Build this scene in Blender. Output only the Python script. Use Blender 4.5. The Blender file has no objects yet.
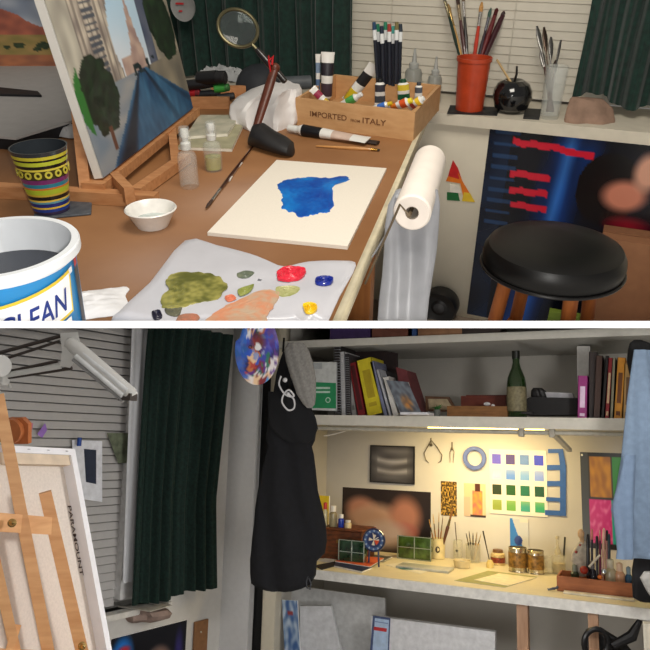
import bpy, bmesh, math, random
from mathutils import Vector as V, Matrix as M, noise
random.seed(7)
sc = bpy.context.scene
FPX = 680.0
R = math.radians
# ---------------------------------------------------------------- camera poses
def pose(loc, yaw, pitch, roll):
    fwd = V((-math.sin(yaw)*math.cos(pitch), math.cos(yaw)*math.cos(pitch), math.sin(pitch)))
    right = V((math.cos(yaw), math.sin(yaw), 0)); up = right.cross(fwd)
    r2 = right*math.cos(roll)+up*math.sin(roll); u2 = -right*math.sin(roll)+up*math.cos(roll)
    m = M((( r2.x,u2.x,-fwd.x,loc[0]),(r2.y,u2.y,-fwd.y,loc[1]),(r2.z,u2.z,-fwd.z,loc[2]),(0,0,0,1)))
    return m
CL = pose((0,0,1.55), R(25.3), R(9.35), R(1.5))
CU = pose((0,0,1.28), R(13.4), R(-31.3), 0)
class Room:
    def __init__(s, cam, F): s.C = cam; s.Ci = cam.inverted(); s.F = F
    def dir(s, px, py): return s.C.to_3x3() @ V(((px-325)/FPX, (325-py)/FPX, -1))
    def d(s, px, py, dep): return s.C.translation + s.dir(px,py)*dep
    def pl(s, px, py, P0, n):
        d = s.dir(px,py); o = s.C.translation
        return o + d*((V(P0)-o).dot(V(n))/d.dot(V(n)))
    def z(s, px, py, z): return s.pl(px,py,(0,0,z),(0,0,1))
    def zat(s, P, py):
        a = s.Ci @ V((P[0],P[1],0)); b = s.Ci.to_3x3() @ V((0,0,1)); k = (325-py)/FPX
        return -(a.y + k*a.z)/(b.y + k*b.z)
    def px(s, P): c = s.Ci @ V(P); return (325-FPX*c.x/c.z, 325+FPX*c.y/c.z)
    def dep(s, P): return -(s.Ci @ V(P)).z
    def m(s, P, n): return n*s.dep(P)/FPX      # n pixels at P in metres
U = Room(CU, CL @ CU.inverted())
L = Room(CL, M.Identity(4))
CAMR = CL.to_3x3(); CAMP = CL.translation.copy()
D0 = 0.62                                    # depth of the divider's front edge
YT, YB = 4.0/FPX*D0, -3.0/FPX*D0
# ---------------------------------------------------------------- materials
def lin(c):
    return tuple(((x/255)/12.92 if x/255 <= .04045 else ((x/255+.055)/1.055)**2.4) for x in c)
_mc = {}
def mat(c, rough=.6, metal=0, var=.08, scale=30, bump=0, trans=0, alpha=1, emit=None, es=0, kind='noise', c2=None, sheen=0, ior=1.45, coat=0, stretch=None):
    key = (tuple(c),rough,metal,var,scale,bump,trans,alpha,emit,es,kind,c2,sheen,coat,stretch)
    if key in _mc: return _mc[key]
    m = bpy.data.materials.new('surface'); m.use_nodes = True
    nt = m.node_tree; N = nt.nodes; b = N['Principled BSDF']; lk = nt.links.new
    b.inputs['Roughness'].default_value = rough; b.inputs['Metallic'].default_value = metal
    b.inputs['Transmission Weight'].default_value = trans; b.inputs['Alpha'].default_value = alpha
    b.inputs['IOR'].default_value = ior; b.inputs['Coat Weight'].default_value = coat
    if sheen: b.inputs['Sheen Weight'].default_value = sheen
    cl = lin(c)
    if emit: b.inputs['Emission Color'].default_value = (*lin(emit),1); b.inputs['Emission Strength'].default_value = es
    tc = N.new('ShaderNodeTexCoord'); mp = N.new('ShaderNodeMapping'); lk(tc.outputs['Object'], mp.inputs[0])
    if stretch: mp.inputs['Scale'].default_value = stretch
    t = N.new('ShaderNodeTexNoise'); t.inputs['Scale'].default_value = scale; t.inputs['Detail'].default_value = 4; lk(mp.outputs[0], t.inputs['Vector'])
    rp = N.new('ShaderNodeValToRGB'); lk(t.outputs['Fac'], rp.inputs[0])
    a = c2 and lin(c2) or tuple(x*(1-var*2) for x in cl); z = cl if c2 else tuple(min(1,x*(1+var)) for x in cl)
    rp.color_ramp.elements[0].position = .3; rp.color_ramp.elements[1].position = .7
    rp.color_ramp.elements[0].color = (*a,1); rp.color_ramp.elements[1].color = (*z,1)
    lk(rp.outputs[0], b.inputs['Base Color'])
    if bump:
        bp = N.new('ShaderNodeBump'); bp.inputs['Strength'].default_value = bump; bp.inputs['Distance'].default_value = .004
        lk(t.outputs['Fac'], bp.inputs['Height']); lk(bp.outputs[0], b.inputs['Normal'])
    _mc[key] = m; return m
def colmat(rough=.6, trans=0, coat=0, alpha=1):
    key = ('col',rough,trans,coat,alpha)
    if key in _mc: return _mc[key]
    m = bpy.data.materials.new('painted'); m.use_nodes = True; N = m.node_tree.nodes; b = N['Principled BSDF']
    b.inputs['Roughness'].default_value = rough; b.inputs['Transmission Weight'].default_value = trans; b.inputs['Coat Weight'].default_value = coat
    b.inputs['Alpha'].default_value = alpha
    a = N.new('ShaderNodeAttribute'); a.attribute_name = 'Col'; m.node_tree.links.new(a.outputs['Color'], b.inputs['Base Color'])
    _mc[key] = m; return m
wood = lambda c, c2, st=(1,12,12): mat(c, .55, c2=c2, scale=6, stretch=st, bump=.1)
# ---------------------------------------------------------------- mesh builder (room coordinates)
class P:
    def __init__(s, *mats): s.v=[]; s.f=[]; s.mi=[]; s.sm=[]; s.mats=list(mats); s.col=None; s.k=0
    def m(s, k): s.k = k; return s
    def add(s, vs, fs, smooth=False, k=None, cols=None):
        o = len(s.v); s.v += [V(p) for p in vs]; s.f += [tuple(i+o for i in f) for f in fs]
        s.mi += [s.k if k is None else k]*len(fs); s.sm += [smooth]*len(fs)
        if cols is not None or s.col is not None:
            if s.col is None: s.col = [(1,1,1)]*o
            s.col += cols if cols is not None else [(1,1,1)]*len(vs)
        return s
    def uvw(s, o, u, v, w, k=None):            # box from a corner and three edge vectors
        o,u,v,w = map(V,(o,u,v,w))
        vs = [o,o+u,o+u+v,o+v,o+w,o+u+w,o+u+v+w,o+v+w]
        return s.add(vs,[(0,3,2,1),(4,5,6,7),(0,1,5,4),(1,2,6,5),(2,3,7,6),(3,0,4,7)],k=k)
    def box(s, c, sz, rz=0, k=None, rot=None, bev=0):
        r = rot or M.Rotation(rz,3,'Z'); x,y,z = sz; c = V(c)
        if bev:
            bm = bmesh.new(); bmesh.ops.create_cube(bm, size=1)
            for q in bm.verts: q.co = V((q.co.x*x,q.co.y*y,q.co.z*z))
            bmesh.ops.bevel(bm, geom=bm.edges[:], offset=bev, segments=3, affect='EDGES', profile=.5)
            bm.verts.index_update(); vs=[c+r@q.co for q in bm.verts]; fs=[tuple(q.index for q in f.verts) for f in bm.faces]; bm.free()
            return s.add(vs,fs,True,k)
        a = r@V((x,0,0)); b = r@V((0,y,0)); d = r@V((0,0,z))
        return s.uvw(c-(a+b+d)/2,a,b,d,k)
    def prism(s, poly, w, k=None):              # polygon points extruded by w
        n=len(poly); a=[V(p) for p in poly]; b=[p+V(w) for p in a]
        return s.add(a+b,[tuple(range(n))[::-1],tuple(range(n,2*n))]+[(i,(i+1)%n,(i+1)%n+n,i+n) for i in range(n)],k=k)
    def tube(s, pts, r, seg=10, k=None, cap=True, flat=1, fdir=None):
        pts=[V(p) for p in pts]; n=len(pts); rs=r if isinstance(r,(list,tuple)) else [r]*n
        vs=[];fs=[]; prev=None
        for i,p in enumerate(pts):
            t=(pts[min(i+1,n-1)]-pts[max(i-1,0)]).normalized()
            a = (V(fdir) if fdir is not None else (prev if prev is not None else (V((0,0,1)) if abs(t.z)<.9 else V((1,0,0)))))
            a=(a-t*a.dot(t)).normalized(); prev=a; b=t.cross(a)
            fl = flat[i] if isinstance(flat,(list,tuple)) else flat
            for j in range(seg):
                th=2*math.pi*j/seg; vs.append(p+(a*math.cos(th)*fl+b*math.sin(th))*rs[i])
        for i in range(n-1):
            for j in range(seg):
                q=(j+1)%seg; fs.append((i*seg+j,i*seg+q,(i+1)*seg+q,(i+1)*seg+j))
        s.add(vs,fs,True,k)
        if cap: s.add([vs[j] for j in range(seg)],[tuple(range(seg))[::-1]],False,k); s.add([vs[(n-1)*seg+j] for j in range(seg)],[tuple(range(seg))],False,k)
        return s
    def lathe(s, c, prof, seg=28, k=None, ax=None, ks=None, wob=0):     # prof [(r,h)...]
        c=V(c); A=(V(ax) if ax is not None else V((0,0,1))).normalized()
        X=(V((1,0,0)) if abs(A.x)<.9 else V((0,1,0))); X=(X-A*X.dot(A)).normalized(); Y=A.cross(X)
        vs=[];n=len(prof)
        for i,(r,h) in enumerate(prof):
            for j in range(seg):
                th=2*math.pi*j/seg; rr=r*(1+wob*math.sin(3*th+h*40)); vs.append(c+A*h+(X*math.cos(th)+Y*math.sin(th))*max(rr,1e-5))
        o=len(s.v)
        for i in range(n-1):
            fs=[(i*seg+j,i*seg+(j+1)%seg,(i+1)*seg+(j+1)%seg,(i+1)*seg+j) for j in range(seg)]
            kk = ks[i] if ks else k
            if i==0: s.add(vs,fs,True,kk)
            else:
                s.f += [tuple(q+o for q in f) for f in fs]; s.mi += [s.k if kk is None else kk]*seg; s.sm += [True]*seg
        return s
    def ball(s, c, r, k=None, sc_=(1,1,1), seg=16, rz=0):
        rot=M.Rotation(rz,3,'Z'); vs=[];fs=[];n=seg//2
        for i in range(n+1):
            ph=math.pi*i/n
            for j in range(seg):
                th=2*math.pi*j/seg; vs.append(V(c)+rot@V((r*sc_[0]*math.sin(ph)*math.cos(th),r*sc_[1]*math.sin(ph)*math.sin(th),r*sc_[2]*math.cos(ph))))
        for i in range(n):
            for j in range(seg): q=(j+1)%seg; fs.append((i*seg+j,(i+1)*seg+j,(i+1)*seg+q,i*seg+q))
        return s.add(vs,fs,True,k)
    def sheet(s, g, th=.003, k=None, cols=None):   # g rows of points -> solid with thickness
        ny=len(g);nx=len(g[0]); fr=[];bk=[]
        for i in range(ny):
            for j in range(nx):
                a=g[i][min(j+1,nx-1)]-g[i][max(j-1,0)]; b=g[min(i+1,ny-1)][j]-g[max(i-1,0)][j]
                n=a.cross(b).normalized(); fr.append(g[i][j]); bk.append(g[i][j]-n*th)
        fs=[];o=ny*nx
        for i in range(ny-1):
            for j in range(nx-1):
                q=i*nx+j; fs.append((q,q+1,q+nx+1,q+nx)); fs.append((o+q,o+q+nx,o+q+nx+1,o+q+1))
        rim=[j for j in range(nx)]+[i*nx+nx-1 for i in range(1,ny)]+[(ny-1)*nx+j for j in range(nx-2,-1,-1)]+[i*nx for i in range(ny-2,0,-1)]
        for a,b in zip(rim,rim[1:]+rim[:1]): fs.append((a,o+a,o+b,b))
        return s.add(fr+bk,fs,True,k,(cols+cols) if cols else None)
    def loft(s, rings, k=None):
        n=len(rings[0]); vs=[p for r in rings for p in r]; fs=[]
        for i in range(len(rings)-1):
            for j in range(n): q=(j+1)%n; fs.append((i*n+j,i*n+q,(i+1)*n+q,(i+1)*n+j))
        fs += [tuple(range(n))[::-1], tuple(range((len(rings)-1)*n,len(rings)*n))]
        return s.add(vs,fs,True,k)
    def pic(s, o, u, v, fn, nx=60, ny=60, k=None):  # coloured flat panel: fn(u,v)->sRGB, v measured downward
        o,u,v=map(V,(o,u,v)); vs=[];cols=[];fs=[]
        for i in range(ny+1):
            for j in range(nx+1):
                a=j/nx;b=i/ny; vs.append(o+u*a+v*b); cols.append(lin(fn(a,b)))
        for i in range(ny):
            for j in range(nx): q=i*(nx+1)+j; fs.append((q,q+nx+1,q+nx+2,q+1))
        return s.add(vs,fs,False,k,cols)
    def text(s, t, o, u, v, h, k=None, width=None, depth=.0006, shear=0):
        cu=bpy.data.curves.new('t','FONT'); cu.body=t; cu.extrude=0; cu.shear=shear; cu.offset=.012
        ob=bpy.data.objects.new('t',cu); me=bpy.data.meshes.new_from_object(ob)
        xs=[q.co.x for q in me.vertices]; ys=[q.co.y for q in me.vertices]
        x0,x1,y0,y1=min(xs),max(xs),min(ys),max(ys); kx=(width/(x1-x0)) if width else h/(y1-y0); ky=h/(y1-y0)
        u=V(u).normalized();v=V(v).normalized();n=u.cross(v)
        vs=[V(o)+u*((q.co.x-x0)*kx)+v*((q.co.y-y0)*ky)+n*depth for q in me.vertices]
        s.add(vs,[tuple(p.vertices) for p in me.polygons],False,k)
        bpy.data.objects.remove(ob); bpy.data.curves.remove(cu); bpy.data.meshes.remove(me); return s
    def warp(s, fn): s.v=[V(fn(p)) for p in s.v]; return s
    def build(s, name, par, loc=None, ang=35):
        return link(s, name, par, loc, ang)
def link(p, name, par, loc=None, ang=35, room=None):
    me=bpy.data.meshes.new(name); loc = V(loc) if loc is not None else V((0,0,0))
    if par is not None and not isinstance(par, Room): loc = par.loc
    me.from_pydata([q-loc for q in p.v],[],p.f)
    for m_ in p.mats: me.materials.append(m_)
    for i,f in enumerate(me.polygons): f.material_index=p.mi[i]; f.use_smooth=p.sm[i]
    if p.col is not None:
        a=me.color_attributes.new('Col','FLOAT_COLOR','POINT')
        for i,c in enumerate(p.col): a.data[i].color=(*c,1)
    me.set_sharp_from_angle(angle=R(ang)); me.update()
    o=bpy.data.objects.new(name,me); sc.collection.objects.link(o)
    return o
HOST={'spine_print':('cover',),'lettering':('front_panel','canvas_back'),'label':('tub','bottle_glass','tin_body','jar_body','carton'),'hand':('dial',),'swatch':('sheet',),
 'wing_nut':('upright',),'printed_mark':('jar_body',),'cardboard_core':('roll',),'overcap':('pump_cap',),'piping':('seat',),'flower_motif':('glass_body',),'staple':('stretcher_bar',),
 'brim':('crown',),'latch':('chest_body',),'hood':('jacket_body',),'drawcord':('jacket_body',),'white_band':('barrel',),'spot':('body',),'metal_edging':('green_filling',),'end_clip':('lamp_head',),
 'fluorescent_tube':('lamp_head',),'sleeve':('shirt_body',),'bolt':('brace',),'lens':('rim',),'round_lid':('case_body',),'bag_handle':('bag_body',),'loop_handle':('bag_body',),'wire_coil':('cover',)}
def group_of(name,label,room):
    g={'paint_tube':('crate','paint tubes in the wooden crate'),'palette_knife':('','palette knives in the sill glass'),'spiral_pad':('','spiral pads on the long shelf'),
       'masking_tape':('short','short blue tape strips by the swatches'),'storage_box':('','boxes on the upper shelf'),'tin_can':('','tin cans on the worktop'),'spray_bottle':('','small clear spray bottles'),
       'squeeze_bottle':('','squeeze bottles on the sill'),'postcard':('','postcards on the alcove wall'),'notepad':('','notepads on the table'),'wooden_post':('','posts under the worktop'),'white_board':('','boards under the worktop')}
    if name in g and g[name][0] in label: return g[name][1]
    if name=='paintbrush':
        for k in ('orange tumbler','cream jar','worktop glass'):
            if k in label: return 'paintbrushes in the '+k
    if name=='marker_pen': return 'pens in the organiser' if 'organiser' in label else 'markers in the wooden tray'
    if name=='small_bottle': return 'small bottles on the chest' if 'chest' in label else 'small bottles in the organiser'
    if name=='book' and room is L: return 'books at the right of the shelf' if ('row' in label or 'magenta' in label or 'tall brown' in label or 'red one' in label or 'hat' in label) else 'books leaning at the left of the shelf'
class Thing:
    """an Empty at the base of a thing that parents its parts (or one mesh)"""
    def __init__(s, room, name, label, cat, loc, group=None, one=None):
        s.room=room; s.loc=V(loc)
        if one is None: s.o=bpy.data.objects.new(name,None); s.o.empty_display_size=.05; sc.collection.objects.link(s.o)
        else: s.o=link(one,name,None,s.loc)
        s.o.matrix_world = room.F @ M.Translation(s.loc)
        s.o['label']=label; s.o['category']=cat
        group=group or group_of(name,label,room)
        if group: s.o['group']=group
        s.parts={}
        s.o['upper'] = 1 if room is U else 0
    def part(s, p, name, label=None, par=None):
        o=link(p,name,None,s.loc)
        for w_ in HOST.get(name,()):
            if par is None and w_ in s.parts: par=s.parts[w_]
        o.parent = par or s.o; s.parts.setdefault(name,o)
        o['upper'] = 1 if s.room is U else 0
        if label: o['label']=label
        return o
def one(room, p, name, label, cat, loc=None, group=None):
    if loc is None:
        n=len(p.v); loc=V((sum(q.x for q in p.v)/n,sum(q.y for q in p.v)/n,min(q.z for q in p.v)))
    return Thing(room,name,label,cat,loc,group,one=p)
def struct(room, p, name, par=None):
    n=len(p.v); loc=V((0,0,0))
    o=link(p,name,None,loc)
    o['upper'] = 1 if room is U else 0
    if par is None: o.matrix_world=room.F.copy(); o['kind']='structure'
    else: o.parent=par
    return o
def mix(a,b,t): t=max(0,min(1,t)); return tuple(x+(y-x)*t for x,y in zip(a,b))
def nz(x,y,z=0): return noise.noise(V((x,y,z)))
def inpoly(x,y,poly):
    c=False;n=len(poly)
    for i in range(n):
        x1,y1=poly[i];x2,y2=poly[(i+1)%n]
        if (y1>y)!=(y2>y) and x<(x2-x1)*(y-y1)/(y2-y1)+x1: c=not c
    return c
def silh(room, rows, dep, thick=.4, k1=.12, seg=40, freq=7, seed=0, depf=None):
    """closed soft volume whose outline runs through (row, left, right), at a given distance"""
    rings=[]; cr=room.C.to_3x3(); f=cr@V((0,0,-1)); f=V((f.x,f.y,0)).normalized(); r=V((f.y,-f.x,0))
    for i,(py,xl,xr) in enumerate(rows):
        dd=depf(i/(len(rows)-1)) if depf else dep
        a=room.d(xl,py,dd);b=room.d(xr,py,dd);c=(a+b)/2;w=(b-a).length/2
        t=w*thick if thick<1 else thick/1000
        ring=[]
        for j in range(seg):
            th=2*math.pi*j/seg; e=1+k1*math.sin(freq*th+seed+i*.15)*abs(math.sin(th))+.3*k1*nz(i*.3,j*.4,seed)
            ring.append(c+r*(w*math.cos(th))-f*(t*math.sin(th)*e))
        rings.append(ring)
    return rings
def dense(rows, n=4):
    out=[]
    for a,b in zip(rows,rows[1:]):
        for i in range(n): out.append(tuple(x+(y-x)*i/n for x,y in zip(a,b)))
    return out+[rows[-1]]
WHITE=(235,232,225); BLACK=(18,18,20)
def smooth(pts,n=5):
    out=[];N=len(pts)
    for i in range(N-1):
        p0,p1,p2,p3=pts[max(i-1,0)],pts[i],pts[i+1],pts[min(i+2,N-1)]
        for k in range(n):
            t=k/n; out.append(.5*((2*p1)+(p2-p0)*t+(2*p0-5*p1+4*p2-p3)*t*t+(3*p1-p0-3*p2+p3)*t**3))
    return out+[pts[-1]]
# ================================================================ UPPER ROOM
T=.76
P0=U.d(520,118,2.1); WD=V((math.cos(R(8.8)),-math.sin(R(8.8)),0)); WN=V((WD.y,-WD.x,0))   # WN points into the room
WN=V((-math.sin(R(8.8)),-math.cos(R(8.8)),0))
ZS=U.pl(520,118,P0,WN).z
def W(px,py,off=0): return U.pl(px,py,P0+WN*off,WN)
UP=V((0,0,1))
cream=mat((236,228,208),.6,var=.03,scale=8)
# ---- setting
A=W(-500,200);B=W(1050,200)
pw=P(cream); pw.uvw((A.x,A.y,-.05),B-A+V((0,0,-(B-A).z)),-WN*.06,(0,0,ZS+.02)); struct(U,pw,'wall_back')
ps=P(mat((214,206,188),.5,var=.03)); L0=(B-A); L0.z=0
ps.uvw(V((A.x,A.y,ZS-.035))+WN*.03,L0,-WN*.3,(0,0,.035)); struct(U,ps,'trim_1')
# window: glass behind, slatted blind, frame
pwin=P(mat((200,196,184),.6,var=.02)); WO=-.24
def onW(s,off,z): return V((P0.x,P0.y,0))+WD*s+WN*off+V((0,0,z))
def S(px,py,off): return (W(px,py,off)-P0).dot(WD)
s0,s1=S(300,60,WO),S(592,60,WO)
pwin.uvw(onW(s1,WO-.02,ZS),WD*.05,WN*.05,(0,0,1.0)); 
wi=struct(U,pwin,'window_1')
pb=P(mat((205,199,184),.6,var=.02))
z=ZS+.01
while z<ZS+.95:
    pb.uvw(onW(s0,WO+.012,z),WD*(s1-s0),WN*.004+V((0,0,.001)),V((0,0,.027))-WN*.004); z+=.0265
for q in (.35,.75): pb.tube([onW(s0+(s1-s0)*q,WO+.03,ZS+.01),onW(s0+(s1-s0)*q,WO+.03,ZS+.95)],.0012,6)
struct(U,pb,'blind',wi)
pw=P(mat((196,190,176),.7)); pw.uvw(onW(-3,WO-.06,ZS),WD*6,WN*.02,(0,0,1.6)); struct(U,pw,'wall_window')
pf=P(mat((120,105,90),.8)); pf.box((-.3,1.2,-.02),(5,3.2,.04)); struct(U,pf,'floor')
# ---- curtains
green=mat((16,48,40),.85,var=.25,scale=60,bump=.3,sheen=.2)
def curtain(room,base,dirv,nrm,wd,z0,z1,folds,amp,hem=None,th=.004,nx=150,nz_=24,spread=.12):
    g=[]
    for i in range(nz_+1):
        v=i/nz_; row=[]
        for j in range(nx+1):
            u=j/nx; zz=z1+(z0-z1)*v
            if hem: zz=z1+((z0+hem(u))-z1)*v
            a=amp*(.6+.5*v)*(math.sin(folds*2*math.pi*u+.7*math.sin(5*u))+.35*math.sin(folds*4.7*u*math.pi+2))
            row.append(V(base)+V(dirv)*(wd*(u-.5)*(1+spread*v)+wd*.5+.01*nz(u*6,v*2))+V(nrm)*a+V((0,0,zz)))
        g.append(row)
    return P(green).sheet(g,th)
a,b=S(166,40,-.12),S(352,40,-.12)
c=onW(a,-.12,0); c.z=0
one(U,curtain(U,c,WD,WN,b-a,ZS+.01,ZS+.95,11,.016,spread=0),'curtain','dark green pleated curtain hanging behind the magnifying glass and box','curtain',group=None)
a,b=S(580,60,-.12),S(700,60,-.12); c=onW(a,-.12,0); c.z=0
hemz=U.pl(600,100,onW(0,-.12,0),WN).z
one(U,curtain(U,c,WD,WN,b-a,hemz,ZS+1.0,6,.016,hem=lambda u:.02*math.sin(9*u),spread=0),'curtain','short dark green curtain above the brown packet at the window\'s right','curtain')
# ---- table
xe=-.178
tb=Thing(U,'work_table','brown hardboard work table with pale edge under the art supplies','table',(-1.1,1.3,0))
top=P(mat((134,91,55),.45,c2=(152,107,68),scale=5,bump=.05)); top.box(((xe-.012-2.3)/2,1.15,T-.011),(2.3+xe-.012,2.0,.022)); tb.part(top,'table_top')
ed=P(mat((208,196,165),.5)); ed.box((xe-.006,1.15,T-.0125),(.012,2.0,.027)); tb.part(ed,'edge_strip','pale edge strip')
for (x,y) in ((-.24,1.36),(-.24,2.0),(-2.1,1.36),(-2.1,2.0)):
    lg=P(wood((176,116,62),(150,92,48),(12,12,1))); lg.box((x,y,(T-.03)/2),(.055,.055,T-.03),bev=.003); tb.part(lg,'leg')
ap=P(wood((170,112,60),(146,90,48))); ap.box((-.24,1.68,T-.08),(.022,.6,.09)); tb.part(ap,'apron')
# ---- blank panel with a patch of blue paint
def onT(px,py,h=0): return U.z(px,py,T+h)
TL,TR,BR,BL=[onT(*a,.008) for a in ((277,163),(386,171),(347,250),(208,236))]
u=V((.268,0,0));v=V((0,-.446,0))
pn=Thing(U,'painting_canvas','white canvas panel with a patch of wet blue paint','canvas',(-.353,1.32,T))
bd=P(mat((236,228,214),.7,var=.015,scale=300,bump=.1)); bd.uvw((-.487,1.094,T+.0005),u,-v,(0,0,.007)); pn.part(bd,'panel_board')
blob=[(281,181),(300,178),(310,177),(330,178),(345,176),(348,181),(334,184),(333,205),(329,212),(316,214),(304,217),(290,212),(281,207),(282,195),(278,188)]
def blobsheet(pts,mats,z,h,fn=None,n=44,jit=.09):
    pp=[onT(a,b,z) for a,b in pts]; cx=sum(q.x for q in pp)/len(pp); cy=sum(q.y for q in pp)/len(pp)
    N=len(pp); out=[]
    for i in range(N):                       # smooth outline
        for t in [k_/8 for k_ in range(8)]:
            p0,p1,p2,p3=pp[i-1],pp[i],pp[(i+1)%N],pp[(i+2)%N]
            out.append(.5*((2*p1)+(p2-p0)*t+(2*p0-5*p1+4*p2-p3)*t*t+(3*p1-p0-3*p2+p3)*t**3))
    for i,q in enumerate(out):
        k_=jit*(nz(q.x*55,q.y*55,7)+.6*nz(q.x*160,q.y*160,2)); q.x+=(q.x-cx)*k_; q.y+=(q.y-cy)*k_
    m=len(out); p=P(*mats); vs=[];fs=[]; rr=[1,.985,.95]+[.9-.04*k_ for k_ in range(22)]; cols=[] if fn else None
    for r_i,r in enumerate(rr):
        for q in out:
            a=V((cx+(q.x-cx)*r,cy+(q.y-cy)*r,T+z+(0 if r_i==0 else h*(.6+.8*abs(nz(q.x*r*60,q.y*r*60,3))))))
            vs.append(a)
            if fn: cols.append(lin(fn(a.x,a.y)))
    for i in range(len(rr)-1):
        for j in range(m): fs.append((i*m+j,i*m+(j+1)%m,(i+1)*m+(j+1)%m,(i+1)*m+j))
    fs.append(tuple(range((len(rr)-1)*m,len(rr)*m))); p.add(vs,fs,True,0,cols); return p
pn.part(blobsheet(blob,[colmat(.35,coat=.3)],.0075,.0012,lambda x,y:mix((8,62,160),(20,130,215),.5+.9*nz(x*22,y*14,1)+.3*nz(x*110,y*70))),'paint_patch','blue paint patch')
# ---- palette sheet with paint dabs
pal=Thing(U,'palette_sheet','translucent palette sheet dotted with red, blue, yellow and green paint','palette',onT(240,300))
out=[(108,330),(150,283),(185,241),(215,246),(250,255),(268,262),(285,268),(310,263),(345,262),(356,266),(340,296),(322,332),(300,345),(200,345)]
pp=[onT(a,b,.0015) for a,b in out]
nx_,ny_=70,50; xs=[q.x for q in pp];ys=[q.y for q in pp]; x0,x1,y0,y1=min(xs),max(xs),min(ys),max(ys)
bm_=bmesh.new(); poly=[]
N=len(pp)
for i in range(N):
    for t in (0,.33,.66):
        p0,p1,p2,p3=pp[i-1],pp[i],pp[(i+1)%N],pp[(i+2)%N]
        poly.append(.5*((2*p1)+(p2-p0)*t+(2*p0-5*p1+4*p2-p3)*t*t+(3*p1-p0-3*p2+p3)*t**3))
ps=P(mat((205,205,212),.28,var=.02,alpha=.93,coat=.3))
m=len(poly);cx=sum(q.x for q in poly)/m;cy=sum(q.y for q in poly)/m;vs=[];fs=[]
for r in (1,.97,.9,.75,.6,.45,.3,.15,.02):
    for q in poly:
        x=cx+(q.x-cx)*r;y=cy+(q.y-cy)*r
        vs.append(V((x,y,T+.0015+(.003 if r<.99 else .0)+(.003*nz(x*14,y*14)+.0015 if r<.95 else .001))))
for i in range(8):
    for j in range(m): fs.append((i*m+j,i*m+(j+1)%m,(i+1)*m+(j+1)%m,(i+1)*m+j))
o=len(vs); vs+= [V((q.x,q.y,T+.0006)) for q in poly]; fs.append(tuple(range(o,o+m))[::-1])
for j in range(m): fs.append((j,o+j,o+(j+1)%m,(j+1)%m))
ps.add(vs,fs,True); pal.part(ps,'sheet')
def dab(pts,col,col2=None,h=.002,lab=None,nm='paint_dab',f=30):
    c2=col2 or col; pal.part(blobsheet(pts,[colmat(.35,coat=.2)],.0068,h,lambda x,y:mix(col,c2,.5+1.2*nz(x*f,y*f,2)+.7*nz(x*110,y*110))),nm,lab)
dab([(277,273),(285,268),(300,268),(306,272),(302,279),(288,282),(278,280)],(205,18,45),(225,50,70),.004,'red paint dab')
dab([(316,279),(322,277),(332,278),(333,283),(326,286),(316,285)],(20,45,150),(10,30,120),.004,'blue paint dab')
dab([(303,306),(310,303),(317,306),(315,313),(306,314)],(240,205,30),(225,180,20),.004,'yellow paint dab')
dab([(165,281),(178,273),(205,273),(222,279),(226,288),(215,300),(195,304),(175,309),(162,306),(160,297),(168,290)],(92,94,38),(158,152,80),.002,'olive green paint smear')
dab([(205,321),(222,308),(240,300),(262,290),(280,294),(276,303),(268,314),(262,326),(205,328)],(208,140,105),(190,165,140),.0015,'salmon paint smear')
dab([(276,288),(290,286),(300,288),(295,295),(280,297)],(140,145,80),(175,175,120),.0015,'pale green paint smear')
dab([(237,274),(246,271),(254,273),(248,278),(239,278)],(95,105,90),(130,135,110),.0015,'grey green paint smear')
dab([(238,290),(248,286),(254,285),(250,292),(240,296)],(150,155,80),(120,130,60),.0015,'moss green paint smear')
dab([(165,309),(175,305),(182,308),(178,316),(168,315)],(70,72,62),(100,100,80),.0015,'dark grey paint smear')
dab([(152,312),(160,311),(162,318),(154,320)],(30,28,50),(20,20,40),.002,'black paint dab')
dab([(225,297),(232,295),(236,299),(228,302)],(215,120,90),(200,110,80),.0015,'orange pink paint speck')
dab([(180,316),(192,314),(200,318),(190,326),(176,326)],(190,120,95),(150,110,90),.0015,'brown pink paint smear')
# ---- bucket
bc=U.z(-1,245,T+.165); bc.z=T; rb=U.m(bc+UP*.165,77)
bk=Thing(U,'bucket','white plastic tub of dark rinse water with blue label','bucket',bc)
H=.165; wh=mat((228,232,236),.4,var=.02)
sh=P(wh,mat((40,140,205),.35,var=.03)); rw=rb*.93
sh.lathe(bc,[(0,.001),(rw*.88,.001),(rw*.9,.006),(rw*.905,.02),(rw*.98,.146),(rw*.985,.147),(rw,H-.012),(rb*1.0,H-.012),(rb,H-.002),(rb*.985,H),(rw*.965,H),(rw*.955,H-.02),(rw*.87,.01),(0,.01)],64,ks=[0,0,0,1,0,0,0,0,0,0,0,0,0]); bk.part(sh,'tub')
wt=P(mat((24,30,44),.08,var=.05)); wt.lathe(bc,[(rw*.93,.115),(rw*.93,.12),(0,.12)],48); bk.part(wt,'rinse_water')
dcam=(U.C.translation-bc); a0=math.atan2(dcam.y,dcam.x)
lb=P(mat((235,205,60),.4),mat((250,250,250),.4),mat((25,50,130),.4),mat((210,60,130),.4),mat((200,40,40),.4),mat((70,70,75),.4))
def wrap(p0,k,aoff):          # flat local (x along, z up) to tub wall
    r=lambda z:(rw*.905+(rw*.075)*(z-.02)/.126)+.0012+k*.0005
    out=[]
    for q in p0: 
        th=a0+aoff+q.x/rw; q=q+V((0,0,.16*q.x)); out.append(bc+V((math.cos(th)*r(q.z),math.sin(th)*r(q.z),q.z)))
    return out
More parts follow.
